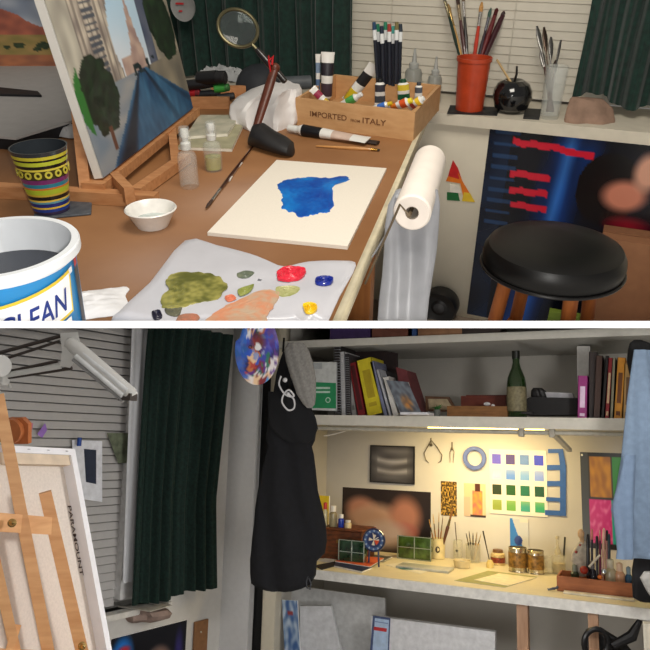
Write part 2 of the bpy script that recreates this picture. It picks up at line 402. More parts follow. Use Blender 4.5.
def lblpoly(pts,k,lay,aoff=0,n=8):
    g=[]; 
    x0,x1=pts[0],pts[1]; z0,z1=pts[2],pts[3]; sk=pts[4] if len(pts)>4 else 0
    vs=[V((x0+(x1-x0)*i/n+sk*b,0,z0+(z1-z0)*b+ .0*i)) for b in (0,1) for i in range(n+1)]
    lb.add(wrap(vs,lay,aoff),[(i,i+1,i+n+2,i+n+1) for i in range(n)],True,k)
ao=.35
lblpoly((-.065,.045,.075,.132,.006),0,1,ao); lblpoly((-.062,.042,.079,.128,.005),1,2,ao); lblpoly((-.055,.038,.063,.072,0),1,2,ao); lblpoly((-.05,.0,.060,.064,0),0,3,ao); lblpoly((-.0,.04,.055,.064,0),3,3,ao)
lblpoly((.064,.074,.125,.142,0),4,2,ao); lblpoly((.064,.078,.030,.122,0),5,1,ao); lblpoly((.048,.056,.125,.133),1,2,ao)
def lbltext(t,x,z,h,w,k,lay,shear=.25):
    q=P(); q.text(t,(x,0,z),(1,0,0),(0,0,1),h,width=w,depth=0,shear=shear); lb.add(wrap(q.v,lay,ao),q.f,False,k)
lbltext('CLEAN',-.056,.086,.030,.092,2,4); lbltext('RINSE',-.035,.080,.010,.05,2,4) if 0 else None
lbltext('LAVADERO',-.05,.0315,.006,.07,5,4)  if 0 else None
bk.part(lb,'label','blue tub label with yellow bordered lettering')
# ---- tissue under bucket, blue smudge
def crumple(room,c,rx,ry,h,m_,n=26,seed=0,pts=None,rz=0,edge=.6):
    g=[];rot=M.Rotation(rz,3,'Z')
    for i in range(n+1):
        row=[]
        for j in range(n+1):
            u=j/n*2-1;v=i/n*2-1; q=rot@V((u*rx*(1+.15*nz(v*2,seed)),v*ry*(1+.15*nz(u*2,seed+5)),0))
            e=max(0,1-max(abs(u),abs(v))**3)
            q.z=.002+h*(e*(.5+.5*abs(nz(u*3,v*3,seed)))+.5*e*abs(nz(u*7,v*7,seed+3))+(1-e)*.1*abs(nz(u*5,v*5,seed)))
            row.append(V(c)+q)
        g.append(row)
    return P(m_).sheet(g,.0015)
one(U,crumple(U,onT(70,308),.085,.045,.012,mat((225,224,225),.8),seed=2,rz=.5),'paper_towel','crumpled white paper towel beside the base of the water tub','paper towel')
q=onT(109,308); sm=P(mat((90,170,200),.4)); sm.ball(q+UP*.001,.012,sc_=(1.2,.4,.12)); sm.ball(q+V((-.012,.004,.001)),.007,sc_=(1.3,.5,.14)); one(U,sm,'paint_drip','small light blue paint drip on the brown table','paint')
# ---- striped tumbler on coaster
q=onT(68,216); co=P(mat((60,66,74),.5,c2=(88,92,98),scale=60)); co.box(q+V((-.03,.035,.003)),(.11,.11,.005),rz=.5,bev=.002); one(U,co,'coaster','dark grey square coaster under the striped tumbler','coaster')
tc_=onT(52,209,.006); zt=U.zat(tc_,146); h=zt-tc_.z; rt=U.m(V((tc_.x,tc_.y,zt)),28); rbm=U.m(tc_,17.5)
bands=[(.0,.05,(50,40,70)),(.05,.10,(30,60,140)),(.10,.13,(225,190,60)),(.13,.19,(30,45,120)),(.19,.22,(90,150,170)),(.22,.25,(220,190,80)),(.25,.31,(20,20,24)),(.31,.34,(200,170,60)),(.34,.42,(170,190,50)),(.42,.45,(205,120,50)),(.45,.51,(40,130,150)),(.51,.58,(120,50,110)),(.58,.60,(60,60,40)),(.60,.72,(70,66,30)),(.72,.75,(225,210,80)),(.75,.80,(25,25,25)),(.80,.86,(190,200,60)),(.86,.89,(25,25,20)),(.89,.94,(205,195,60)),(.94,1,(50,55,60))]
tm=Thing(U,'tumbler','striped multicoloured glass tumbler beside the white water tub','tumbler',tc_)
pt=P(*[mat(b_[2],.12,var=.05,coat=.5) for b_ in bands]); prof=[];ks=[]
for i,b_ in enumerate(bands):
    prof.append((rbm+(rt-rbm)*b_[0],h*b_[0])); ks.append(i)
prof.append((rt,h)); inner=[(rt-.003,h),(rt-.003,h-.004),(rbm-.002,.01),(0,.01)]
pt.lathe(tc_,[(0,0),(rbm*.9,0)]+prof+inner,40,ks=[0,0]+ks+[19,19,19,0]); tm.part(pt,'glass_body')
rg=P(mat((200,190,70),.3))
for j in range(16):
    th=2*math.pi*j/16; rr=rbm+(rt-rbm)*.66+.0006
    cpt=tc_+V((math.cos(th)*rr,math.sin(th)*rr,h*.66)); ax=V((math.cos(th),math.sin(th),0))
    rg.lathe(cpt,[(.0035,0),(.0072,.0),(.0072,.0012),(.0035,.0012)],12,ax=ax)
tm.part(rg,'flower_motif','ring of yellow flowers round the glass')
# ---- white dish
dc=onT(153,226); rd=U.m(dc,25)
ds=P(mat((235,232,226),.3,coat=.3)); ds.lathe(dc,[(0,.001),(rd*.6,.001),(rd*.66,.006),(rd*.97,.034),(rd*1.02,.036),(rd*.98,.038),(rd*.9,.035),(rd*.62,.010),(0,.008)],44); 
d=Thing(U,'dish','small round white dish in front of the tabletop easel','dish',dc); d.part(ds,'bowl')
md=P(mat((190,200,196),.1)); md.lathe(dc,[(rd*.68,.0145),(0,.0145)],32); d.part(md,'liquid','thin film of painting medium')
# ---- spray bottles
glassy=mat((225,230,225),.06,var=.02,alpha=.2,coat=.6); clearm=glassy
def spray(px,base,topy,wpx,label,liq):
    c=onT(px,base); zt=U.zat(c,topy); h=zt-c.z; r=U.m(c,wpx/2)
    t=Thing(U,'spray_bottle',label,'spray bottle',c,)
    b_=P(glassy); b_.lathe(c,[(0,.0),(r*.9,0),(r,.004),(r,h*.52),(r*.85,h*.58),(r*.45,h*.62),(r*.45,h*.66)],24); t.part(b_,'bottle_body')
    if liq: 
        l=P(mat(liq,.1,trans=.6,var=.02)); l.lathe(c,[(0,.003),(r*.85,.004),(r*.88,h*.3),(0,h*.3)],20); t.part(l,'liquid')
    k=P(mat((215,215,210),.35)); k.lathe(c+UP*h*.64,[(r*.5,0),(r*.52,h*.1),(r*.4,h*.12),(r*.3,h*.13),(r*.3,h*.19),(r*.42,h*.2),(r*.42,h*.3),(r*.36,h*.33),(0,h*.335)],20); t.part(k,'pump_cap')
    ov=P(glassy); ov.lathe(c+UP*h*.66,[(r*.6,0),(r*.6,h*.28),(r*.5,h*.345),(0,h*.35)],20); t.part(ov,'overcap')
spray(190,187,127,19,'empty clear spray bottle, left of the two small ones',None)
spray(214,170,122,18,'clear spray bottle with yellowish liquid, right of the two small ones',(215,210,120))
# ---- brushes on the table
def brush(room,p,q,r,handle,ferr,bristle,name,label,cat='paintbrush',group=None,fl=.16,bl=.1,flat=.5):
    """p = handle end, q = bristle tip"""
    p,q=V(p),V(q); d_=q-p; t=Thing(room,name,label,cat,p,group)
    h=P(mat(handle,.3,coat=.4)); h.tube([p,p+d_*.03,p+d_*.2,p+d_*(.6),p+d_*(1-fl-bl)],[r*.35,r*.6,r*.75,r*1.25,r*.9],10); t.part(h,'handle')
    f=P(mat(ferr,.25,metal=.9)); f.tube([p+d_*(1-fl-bl),p+d_*(1-fl*.5-bl),p+d_*(1-bl)],[r*.95,r*.95,r*1.1],10,flat=[1,.9,flat+.2]); t.part(f,'ferrule')
    b_=P(mat(bristle,.7,var=.2,scale=200)); b_.tube([p+d_*(1-bl),p+d_*(1-bl*.5),p+d_],[r*1.05,r*1.3,r*.5],10,flat=[flat+.2,flat,flat]); t.part(b_,'bristles')
    return t
a=onT(253,146,.006);b=onT(206,208,.006)
brush(U,a,b,.0033,(60,28,20),(190,185,180),(70,50,40),'paintbrush','long dark handled paintbrush lying left of the white panel')
a=onT(229,180,.004);b=onT(241,163,.004); cs=P(mat((232,228,220),.7)); cs.tube([a,b],.0014,8); cs.tube([a,a+(b-a)*.2],[.0035,.0028],8); cs.tube([b-(b-a)*.2,b],[.0028,.0035],8); one(U,cs,'cotton_swab','small white cotton swab beside the long paintbrush','cotton swab')
# ---- notebooks behind spray bottles
for i,(pts,h,col,c3,lab) in enumerate([(((178,150),(196,128),(246,122),(232,152)),.004,(178,172,140),(150,146,118),'grey green notepad lying flat behind the clear spray bottles'),(((186,143),(200,121),(240,121),(228,140)),.013,(196,190,170),(160,160,140),'smaller pale notepad topmost of the pads beside the black stand')]):
    pp=[onT(a,b) for a,b in pts]; p=P(mat(col,.6,c2=c3,scale=30),mat((225,220,205),.7)); z0=.0006+(h-.004)*1.0
    p.prism([V((q.x,q.y,T+z0)) for q in pp],(0,0,.007),k=1); p.prism([V((q.x,q.y,T+z0+.007)) for q in pp],(0,0,.0012),k=0)
    one(U,p,'notepad',lab,'notepad')
# ---- tabletop easel and street painting
ez=T+.045
cb,cr_=U.z(103,178,ez),U.z(193,108,ez); bu=(cr_-cb); cw=bu.length; bu=bu.normalized(); nh=V((bu.y,-bu.x,0)).normalized()
best=min((abs(U.px(cb+(UP*math.cos(t)-nh*math.sin(t))*.42)[0]-(103-(178-U.px(cb+(UP*math.cos(t)-nh*math.sin(t))*.42)[1])*.326)),t) for t in [i*.01 for i in range(-10,80)])
tl=best[1]; cu=UP*math.cos(tl)-nh*math.sin(tl); cn=cu.cross(bu)*-1
if cn.dot(nh)<0: cn=-cn
cv=Thing(U,'canvas_painting','street scene painting with blue road standing on the tabletop easel','painting',cb)
ch=.46; th_=.020
p=P(mat((225,222,215),.7,var=.03)); p.uvw(cb-cn*th_,bu*cw,cu*ch,cn*(th_-.001)); cv.part(p,'stretcher')
def street(u,v):     # v down; visible part is roughly v .25..1
    sky=mix((150,195,225),(205,215,225),v*1.5+.3*nz(u*4,v*4))
    c=sky
    if u<.40+.08*nz(v*3,1):                                 # left buildings
        c=mix((135,125,118),(200,190,172),.5+1.0*nz(u*14,v*9)+.5*nz(u*50,v*20))
        if (u*26)%1<.35 : c=mix(c,(95,85,80),.6)
        if u<.12: c=mix((185,180,165),(140,135,125),.5+nz(u*20,v*8))
        if .20<u<.30 and (v*34)%1<.5 and v<.62: c=(70,75,85)
    if .40<u<.62 and v>.58-.25*math.exp(-((u-.56)/.035)**2): c=mix((190,165,150),(150,125,120),.5+nz(u*18,v*18))
    if u>.66: 
        c=mix((170,160,140),(120,115,105),.5+nz(u*10,v*7))
        if u<.74: c=mix((100,105,120),(60,70,95),.5+nz(u*9,v*9))
    if v>.66:                                                # ground
        g=(v-.66)/.34; l=.52-.42*g; r=.60+.55*g
        c=mix((150,150,150),(110,125,140),.5+nz(u*7,v*15))
        if l<u<r:
            c=mix((18,55,92),(72,125,160),.45+1.1*nz((u-.55)/(g+.12)*3.2,v*3,4)+.3*nz(u*30,v*14)); 
            c=mix(c,(10,22,40),max(0,nz((u-.55)/(g+.1)*6,v*1.5,7)*2.2))
        if .60<u and u>r: c=mix((150,140,120),(110,105,95),.5+nz(u*9,v*9))
    if ((u-.16)/.14)**2+((v-.68)/.17)**2<1+.4*nz(u*16,v*16): c=mix((10,24,12),(20,44,22),.4+1.2*nz(u*30,v*22)) 
    if ((u-.15)/.16)**2+((v-.68)/.19)**2<1 and u<.05 and nz(u*20,v*20)>-.2: c=(40,105,40)
    if .15<u<.18 and .82<v<.93: c=(90,50,30)
    if ((u-.86-.15*(v-.45))/.13)**2+((v-.48)/.22)**2<1+.3*nz(u*14,v*14): c=mix((12,28,16),(30,55,30),.4+1.1*nz(u*26,v*20))
    if v>.62 and v<.68 and .48<u<.72 and nz(u*30,v*10)>-.1: c=(15,35,40)
    return c
p=P(colmat(.45,coat=.15)); p.pic(cb+cu*ch,bu*cw,-cu*ch,street,110,110); p.v=[q+cn*.0005 for q in p.v]; cv.part(p,'painted_face')
es=Thing(U,'tabletop_easel','wooden tabletop easel holding the street painting','easel',onT(155,200))
pine=wood((196,142,96),(172,116,72),(3,14,14))
def beam(p,q,w,h,mat_=pine,up=(0,0,1)):
    p,q=V(p),V(q); d_=q-p; s_=d_.cross(V(up)).normalized(); u_=s_.cross(d_).normalized()
    return P(mat_).uvw(p-s_*w/2-u_*h/2,d_,s_*w,u_*h)
fb0=onT(-5,190,.014);fb1=onT(157,200,.014); es.part(beam(fb0,fb1,.028,.026),'front_bar')
a=onT(136,193,.014);b=onT(186,158,.014); es.part(beam(a,b,.024,.022),'side_rail')
bk_=cb-cn*(th_+.016)
es.part(beam(bk_+bu*.10-UP*.03,bk_+bu*.10+cu*.5,.03,.02),'upright')
es.part(beam(onT(86,190,.02),bk_+bu*.05+cu*.13,.022,.02),'upright')
es.part(beam(bk_+bu*.46-UP*.03,bk_+bu*.46+cu*.5,.03,.02),'upright')
es.part(beam(cb-UP*.014-bu*.02+cn*.004-cn*.02,cr_-UP*.014+bu*.03+cn*.004-cn*.02,.05,.022),'ledge')
a=onT(130,196,.03); es.part(beam(a,cb+bu*.05-UP*.02,.034,.02,up=nh),'brace')
es.part(beam(onT(176,165,.01),cb+bu*.42-UP*.02,.026,.02,up=nh),'brace')
bo=P(mat((190,150,70),.25,metal=.9)); c=onT(124,191,.03); bo.ball(c+nh*.012-bu*.0,.006); bo.lathe(c+nh*.006,[(.009,0),(.009,.002),(0,.002)],14,ax=nh); es.part(bo,'bolt','brass wing bolt')
# ---- left background: board and desert painting
z=T+.035; pts=[(-60,62),(60,66),(88,118),(16,140),(-70,132)]
gb=Thing(U,'drawing_board','large light grey board lying flat behind the striped tumbler','drawing board',U.z(30,100,T))
p=P(mat((186,184,182),.5,var=.03)); p.prism([U.z(a,b,z-.006) for a,b in pts],(0,0,.006)); gb.part(p,'board_top')
p=P(mat((28,28,32),.6)); p.prism([U.z(a,b,z-.006)+V((0,.004,-.029)) for a,b in pts],(0,0,.028)); gb.part(p,'underside','dark lower layer of the board')
p=P(mat((22,22,26),.5)); z2=z+.001; p.prism([U.z(a,b,z2) for a,b in ((-40,88),(0,89),(38,93),(42,97),(0,96),(-40,99))],(0,0,.006)); one(U,p,'metal_rule','black strip lying across the light grey board','ruler')
p=crumple(U,onT(74,133,.002),.07,.05,.03,mat((205,205,205),.7,var=.08),seed=8); one(U,p,'plastic_wrap','crumpled clear plastic between grey board and striped tumbler','plastic wrap')
def desert(u,v):
    c=mix((95,110,135),(190,195,205),.3+v*.9+.8*nz(u*5,v*5))
    if v>.50-.24*max(0,1-max(0,u-.44)*3.6)+.03*nz(u*8,0): c=mix((185,105,80),(150,85,70),.5+nz(u*12,v*12))
    if v>.60: c=mix((170,140,85),(140,125,70),.5+nz(u*10,v*14))
    if v>.86: c=mix((190,120,80),(150,95,70),.5+nz(u*10,v*14))
    for a,b,r in ((.56,.74,.045),(.74,.74,.055),(.69,.79,.035),(.86,.77,.04),(.47,.76,.03)):
        if ((u-a)/r)**2+((v-b)/(r*.8))**2<1+.5*nz(u*30,v*30): c=mix((35,50,28),(60,75,45),.5+nz(u*40,v*40))
    return c
pc=U.z(82,66,z+.0); dd=U.dep(pc); rgt=U.C.to_3x3()@V((1,0,0)); rgt.z=0; rgt.normalize(); fw=V((-rgt.y,rgt.x,0))
wdt=.5; bl=pc-rgt*wdt; hh=.27; lean=(UP*.97+fw*.2).normalized()
dp=Thing(U,'canvas_painting','desert landscape painting with red cliffs at the far left','painting',bl)
p=P(mat((215,205,190),.7)); p.uvw(bl+fw*.002,rgt*wdt,lean*hh,fw*.025); dp.part(p,'stretcher')
p=P(colmat(.5)); p.pic(bl+lean*hh,rgt*wdt,-lean*hh,desert,80,60); dp.part(p,'painted_face')
# grey disc with a red mark
c=W(184,6,-.06); pd=P(mat((150,150,148),.6),mat((190,40,45),.5)); pd.lathe(c,[(0,0),(.042,0),(.05,.006),(.05,.009),(.042,.004),(0,.003)],32,ax=WN); pd.box(c+WN*.006+V((-.012,0,.008)),(.03,.003,.006),k=1); pd.box(c+WN*.006+V((-.012,0,-.016)),(.012,.003,.006),k=1)
one(U,pd,'paper_plate','grey round plate with red marks against the dark curtain','plate')
# ---- organiser tray at left of box
tr=Thing(U,'wooden_tray','low wooden tray of black tools behind the street painting','tray',onT(210,108))
a=onT(192,109);b=onT(229,109); ww=(b-a); 
p=P(pine); p.uvw(a,ww,V((0,.012,0)),(0,0,.035)); tr.part(p,'tray_front')
p=P(pine); p.uvw(a+V((0,.012,0)),ww,V((0,.15,0)),(0,0,.008)); tr.part(p,'tray_bottom')
p=P(pine); p.uvw(a+V((0,.162,0)),ww,V((0,.012,0)),(0,0,.035)); tr.part(p,'tray_back')
for (px,py,c,r,l,lab,ang) in ((200,84,(24,24,28),.016,.09,'black marker case in the wooden tray, leftmost',.2),(212,78,(20,20,22),.022,.10,'thick black roll lying on top of the wooden tray tools',-.25),(222,88,(60,150,60),.013,.05,'bright green capped tube in the wooden tray',.3),(194,93,(170,30,40),.012,.05,'dark red capped tube at the tray\'s left end',-.3),(226,97,(40,42,46),.012,.06,'small dark tube at the tray\'s right end',.5),(208,94,(30,32,36),.012,.08,'black tube lying behind the tray front',0)):
    c3=U.pl(px,py,a+V((0,.08,0)),(0,1,0)); d_=V((math.cos(ang),math.sin(ang)*.5,.12))
    t=Thing(U,'marker_pen',lab,'marker',c3); q=P(mat(c,.4,coat=.3)); q.tube([c3-d_*l/2,c3-d_*l*.48,c3+d_*l*.2],[r*.8,r,r],14); t.part(q,'barrel'); q=P(mat(mix(c,(60,60,60),.4),.4)); q.tube([c3+d_*l*.2,c3+d_*l*.46,c3+d_*l*.5],[r*.92,r*.9,r*.6],14); t.part(q,'cap')
# light folded cloth strip over the curtain's foot
c=onT(218,76,.05); p=crumple(U,c+V((0,.05,-.02)),.10,.03,.05,mat((170,172,172),.8),seed=12,rz=-.2); one(U,p,'cleaning_rag','pale grey rag draped at the back of the tray','rag')
# ---- black cap (dark rounded hat) and grey cylinder
c=onT(262,92); p=P(mat((42,45,50),.7,var=.1)); R_=U.m(c,26)
p.lathe(c+UP*.0,[(0,.0),(R_*.95,.0),(R_,.01),(R_*.98,.03),(R_*.9,.05),(R_*.7,.072),(R_*.4,.085),(0,.09)],32); h_=Thing(U,'cap','dark grey rounded cap behind the white plastic bag','cap',c); h_.part(p,'crown')
p=P(mat((36,38,42),.7)); g=[[c+V((-R_*.9,-R_*.3,.012))+V((-.05*v_,(u_-.5)*.1,-.006*v_)) for u_ in (0,.25,.5,.75,1)] for v_ in (0,.5,1)]; p.sheet(g,.003); h_.part(p,'brim')
a=onT(272,84,.03);b=onT(311,82,.03); p=P(mat((88,92,96),.5)); p.tube([a,a+(b-a)*.02,b-(b-a)*.02,b],[.018,.022,.022,.018],20); one(U,p,'cardboard_tube','grey tube lying between the dark cap and the wooden box','tube')
# ---- white plastic bag
c=onT(262,125); rows=dense([(86,262,300),(90,250,302),(98,236,302),(105,230,300),(113,229,299),(121,231,298),(129,240,292),(133,250,285)],3)
p=P(mat((222,218,216),.45,var=.04,sheen=.1)); rg=silh(U,rows,U.dep(c),60,k1=.3,freq=7,seed=4); p.loft(rg); one(U,p,'plastic_bag','crumpled white plastic bag leaning on the wooden box','plastic bag')
# ---- magnifier stand: black foot, brown arm, ribbon
c=onT(270,149); st=Thing(U,'clamp_stand','brown wooden arm with red ribbon standing in a black foot','stand',c)
p=P(mat((34,33,34),.55,var=.1))
rings=[]
for (dx,w,h,zz) in ((-.058,.028,.030,0),(-.046,.040,.055,0),(-.022,.045,.062,0),(.01,.046,.048,0),(.045,.044,.040,0),(.066,.034,.032,0),(.074,.016,.018,0)):
    ring=[]
    for j in range(20):
        th=2*math.pi*j/20; ring.append(c+V((dx,-.006+dx*-.5,0))+V((0,w*math.cos(th),max(0,h*.5+h*.5*math.sin(th)))))
    rings.append(ring)
p.loft(rings); st.part(p,'foot','black rubber foot')
a=c+V((-.042,.012,.04)); tp=U.d(275,68,U.dep(a)+.02)
p=P(mat((92,44,28),.4,var=.15)); p.tube([a,a+(tp-a)*.35,a+(tp-a)*.7,tp],[.010,.012,.013,.011],12,flat=.75); p.ball(tp,.013); st.part(p,'arm','reddish brown wooden arm')
p=P(mat((190,25,35),.5)); rbn=tp+V((-.012,-.012,.02))
p.tube([rbn+V((0,0,.012)),rbn,rbn-V((-.004,0,.03)),rbn-V((.003,0,.05))],[.004,.006,.004,.002],8,flat=.4); p.tube([rbn,rbn+V((.012,0,.012)),rbn+V((.008,0,-.01))],.003,8); st.part(p,'ribbon','red ribbon')
# magnifying glass
c=U.d(238,28,1.75); e=U.d(281,86,1.8)
cr=U.C.to_3x3(); nrm=(cr@V((.35,.15,1))).normalized(); axd=(e-c); axd=(axd-nrm*axd.dot(nrm)).normalized(); sd=nrm.cross(axd)
mg=Thing(U,'magnifying_glass','brass rimmed magnifying glass with dark handle above the black stand','magnifying glass',c)
rr=U.m(c,20); pts=[c+(axd*math.cos(t)+sd*math.sin(t))*rr for t in [2*math.pi*i/40 for i in range(41)]]
p=P(mat((110,104,78),.3,metal=.8)); p.tube(pts,.0048,10,cap=False); p.tube([c+axd*rr,c+axd*(rr+.02)],.0045,10); mg.part(p,'rim','brass rim')
p=P(mat((190,200,200),.03,trans=.95,ior=1.3,var=0)); p.lathe(c,[(0,-.003),(rr*.6,-.002),(rr*.97,0),(rr*.6,.002),(0,.003)],36,ax=nrm); mg.part(p,'lens')
a=c+axd*(rr+.018); b=c+axd*(e-c).length*1.02; p=P(mat((28,22,22),.3,coat=.4)); p.tube([a,a+(b-a)*.1,a+(b-a)*.6,a+(b-a)*.97,b],[.006,.008,.010,.008,.004],14); mg.part(p,'handle')
# ---- wooden wine box
FL,FR,BR_=onT(296,125),onT(413,141),onT(437,112)
bx=Thing(U,'wooden_box','open wooden crate lettered IMPORTED ITALY full of paint tubes','box',FL)
hb=U.zat(FR,112)-T; pineb=wood((208,164,116),(192,146,98),(2,10,10)); fu=(FR-FL); su=(BR_-FR); th=.009; up=V((0,0,hb))
fn_=fu.cross(UP).normalized()
p=P(pineb); p.uvw(FL,fu,-fn_*th,up); bx.part(p,'front_panel')
p=P(pineb); sn=UP.cross(su).normalized(); p.uvw(FR-fn_*th-0*sn,su+fn_*0,sn*-th if sn.dot(fu)>0 else sn*th,up); bx.part(p,'side_panel')
p=P(pineb); p.uvw(FL-fn_*th,su,fu.normalized()*th,up); bx.part(p,'side_panel')
p=P(pineb); p.uvw(FL+su-fn_*th,fu,-fn_*th,up*1.0); bx.part(p,'back_panel')
p=P(pineb); p.uvw(FL-fn_*th,fu,su,(0,0,.006)); bx.part(p,'bottom_panel')
p=P(mat((120,78,46),.7)); fd=fu.normalized(); W_=fu.length
for t,a,w,h in (('IMPORTED',.13,.33,.015),('FROM',.485,.08,.007),('ITALY',.585,.20,.015)):
    p.text(t,FL+fd*W_*a+UP*hb*.40,fd,UP,h,width=w*W_*.97)
p.v=[q+fn_*.0006 for q in p.v]; bx.part(p,'lettering','dark stamped lettering')
# ---- paint tubes
def tube_(base,tip,wdt,side,colband,name,label,capc=(20,20,22),body=(228,226,220),lab=(25,28,35)):
    """base = crimped end, tip = cap end"""
    base,tip=V(base),V(tip); d_=tip-base; t=Thing(U,name,label,'paint tube',base,'paint tubes in the wooden crate' if 0 else None)
    ms=[mat(body,.35,var=.02,coat=.2),mat(lab,.4),mat(colband,.35)]; p=P(*ms)
    n=[0,.04,.05,.18,.19,.42,.43,.55,.56,.8,.86,.88]; kk=[0,0,0,0,1,0,0,0,2,0,0]
    fl=[.06,.08,.1,.3,.32,.6,.62,.75,.76,.95,1,1]; rr=[1.1,1.1,1.05,1,1,.97,.97,.95,.95,.93,.6,.42]
    fs=[];side=V(side); side=(side-d_*(side.dot(d_)/d_.length_squared)).normalized(); up_=d_.cross(side).normalized(); seg=18;vs=[]
    for i,a in enumerate(n):
        for j in range(seg):
            th=2*math.pi*j/seg; vs.append(base+d_*a+(side*math.cos(th)+up_*math.sin(th)*fl[i])*wdt/2*rr[i])
    for i in range(len(n)-1): p.add(vs if i==0 else [],[],True) if i==0 else None; 
    o=len(p.v)-len(vs)
    for i in range(len(n)-1):
        for j in range(seg): p.f.append((o+i*seg+j,o+i*seg+(j+1)%seg,o+(i+1)*seg+(j+1)%seg,o+(i+1)*seg+j)); p.mi.append(kk[i]); p.sm.append(True)
    p.add([vs[j] for j in range(seg)],[tuple(range(seg))[::-1]]); t.part(p,'tube_body')
    p=P(mat(capc,.4)); p.tube([base+d_*.86,base+d_*.87,base+d_*.99,tip],[wdt*.24,wdt*.28,wdt*.26,wdt*.2],14); t.part(p,'cap')
    return t
def bxp(px,py,back):                      # pixel on a plane parallel to the box front, some way back
    return U.pl(px,py,FL-fn_*back,fn_)
cs_=U.C.to_3x3()@V((1,0,0))
for i,(b0,t0,back,w,band,cap,lab,lc) in enumerate([
 ((328,52),(326,106),.16,.036,(70,55,65),(30,30,34),'white paint tube hanging cap down, tallest in the crate',(35,30,38)),
 ((318,54),(318,98),.17,.014,(90,120,160),(180,185,190),'slim pale blue tube beside the tallest white tube',(120,140,165)),
 ((375,65),(342,108),.13,.034,(225,190,40),(235,235,230),'tilted white paint tube with yellow band in the crate',(30,30,32)),
 ((312,88),(333,110),.08,.022,(205,170,60),(90,20,50),'small tube with crimson cap at the crate\'s left end',(150,40,70)),
 ((330,112),(362,94),.10,.026,(80,160,80),(240,240,238),'white tube with green band lying low in the crate',(60,90,140)),
 ((380,108),(380,78),.10,.030,(60,60,70),(24,26,28),'pale tube with black cap standing mid crate',(70,76,84)),
 ((404,104),(403,79),.09,.034,(225,200,60),(20,70,45),'green capped paint tube standing near the crate\'s right end',(20,90,60)),
 ((362,112),(392,103),.04,.020,(60,110,190),(225,190,40),'small blue and yellow tube lying along the crate front',(60,120,190)),
 ((388,110),(412,100),.05,.028,(220,90,40),(240,220,60),'orange and yellow labelled tube at the crate\'s front right',(225,120,40)),
 ((408,108),(424,98),.07,.026,(240,200,50),(235,235,230),'yellow banded white tube beside the orange labelled tube',(200,80,60)),
 ((418,106),(419,82),.13,.022,(90,95,105),(60,64,72),'grey capped tube in the crate\'s far right corner',(190,195,200)),
 ((345,100),(366,80),.17,.024,(190,60,50),(30,30,30),'dark capped tube behind the yellow banded one',(50,50,60))]):
    tube_(bxp(*b0,back),bxp(*t0,back),w,cs_,band,'paint_tube',lab,capc=cap,lab=lc)
# tube lying in front with black cap
a=onT(368,140,.014);b=onT(288,128,.014)
tube_(a,b,.036,V((0,1,.15)),(24,24,28),'paint_tube','white paint tube with black band and cap lying before the wooden crate',capc=(220,220,215),lab=(205,180,165))
brush(U,onT(316,146,.004),onT(380,150,.004),.004,(196,140,80),(170,130,60),(50,40,30),'paintbrush','tan handled paintbrush lying in front of the crate',bl=.04,fl=.1)
p=P(mat((48,36,30),.6,var=.2)); a=onT(352,139,.006);b=onT(378,143,.006); p.tube([a,a+(b-a)*.3,b],[.008,.012,.012],12,flat=.4,fdir=UP); one(U,p,'flat_paintbrush','dark paint-stiff brush head beside the lying tube','brush')
# ---- bundle of dark pens standing in the crate
base=bxp(385,84,.13)
for i in range(8):
    px=377+i*3; tpx=372+i*3.8; b0=bxp(px+1,84+(i%3),.11+.02*(i%2)); t0=bxp(tpx+2,22+(i%3)*2,.11+.02*(i%2))
    capc=[(30,60,90),(30,110,80),(30,40,60),(40,120,90),(150,50,40),(60,140,130),(110,100,60),(40,50,60)][i]
    nm=['blue','green','navy','sea green','red','teal','olive','slate'][i]
    t=Thing(U,'felt_pen','dark felt pen with %s end in the bundle behind the tubes'%nm,'pen',b0,'bundle of felt pens')
    d_=t0-b0; q=P(mat((24,28,40),.35)); q.tube([b0,b0+d_*.75],.0055,10); t.part(q,'barrel')
    q=P(mat((215,218,218),.4)); q.tube([b0+d_*.72,b0+d_*.88],.0058,10); t.part(q,'white_band'); q=P(mat(capc,.4)); q.tube([b0+d_*.88,t0],[.006,.0045],10); t.part(q,'end_cap')
# ---- squeeze bottles on the sill
def sill(px,py): return U.z(px,py,ZS)
for (px,by,ty,w,lab) in ((412,98,48,17,'clear squeeze bottle with long nozzle beside the crate'),(433,103,56,14,'clear squeeze bottle with nozzle left of the orange tumbler')):
    c=sill(px,by); h=U.zat(c,ty)-c.z; r=U.m(c,w/2); t=Thing(U,'squeeze_bottle',lab,'squeeze bottle',c)
    sp=mat((180,182,176),.3,var=.02,trans=.4,alpha=.9); q=P(sp); q.lathe(c,[(0,0),(r*.95,0),(r,.004),(r,h*.5),(r*.85,h*.58),(r*.4,h*.62),(0,h*.62)],22); t.part(q,'bottle_body')
    q=P(mat((170,172,168),.35)); q.lathe(c+UP*h*.6,[(r*.55,0),(r*.55,h*.1),(r*.3,h*.13),(r*.12,h*.38),(0,h*.4)],16); t.part(q,'nozzle')
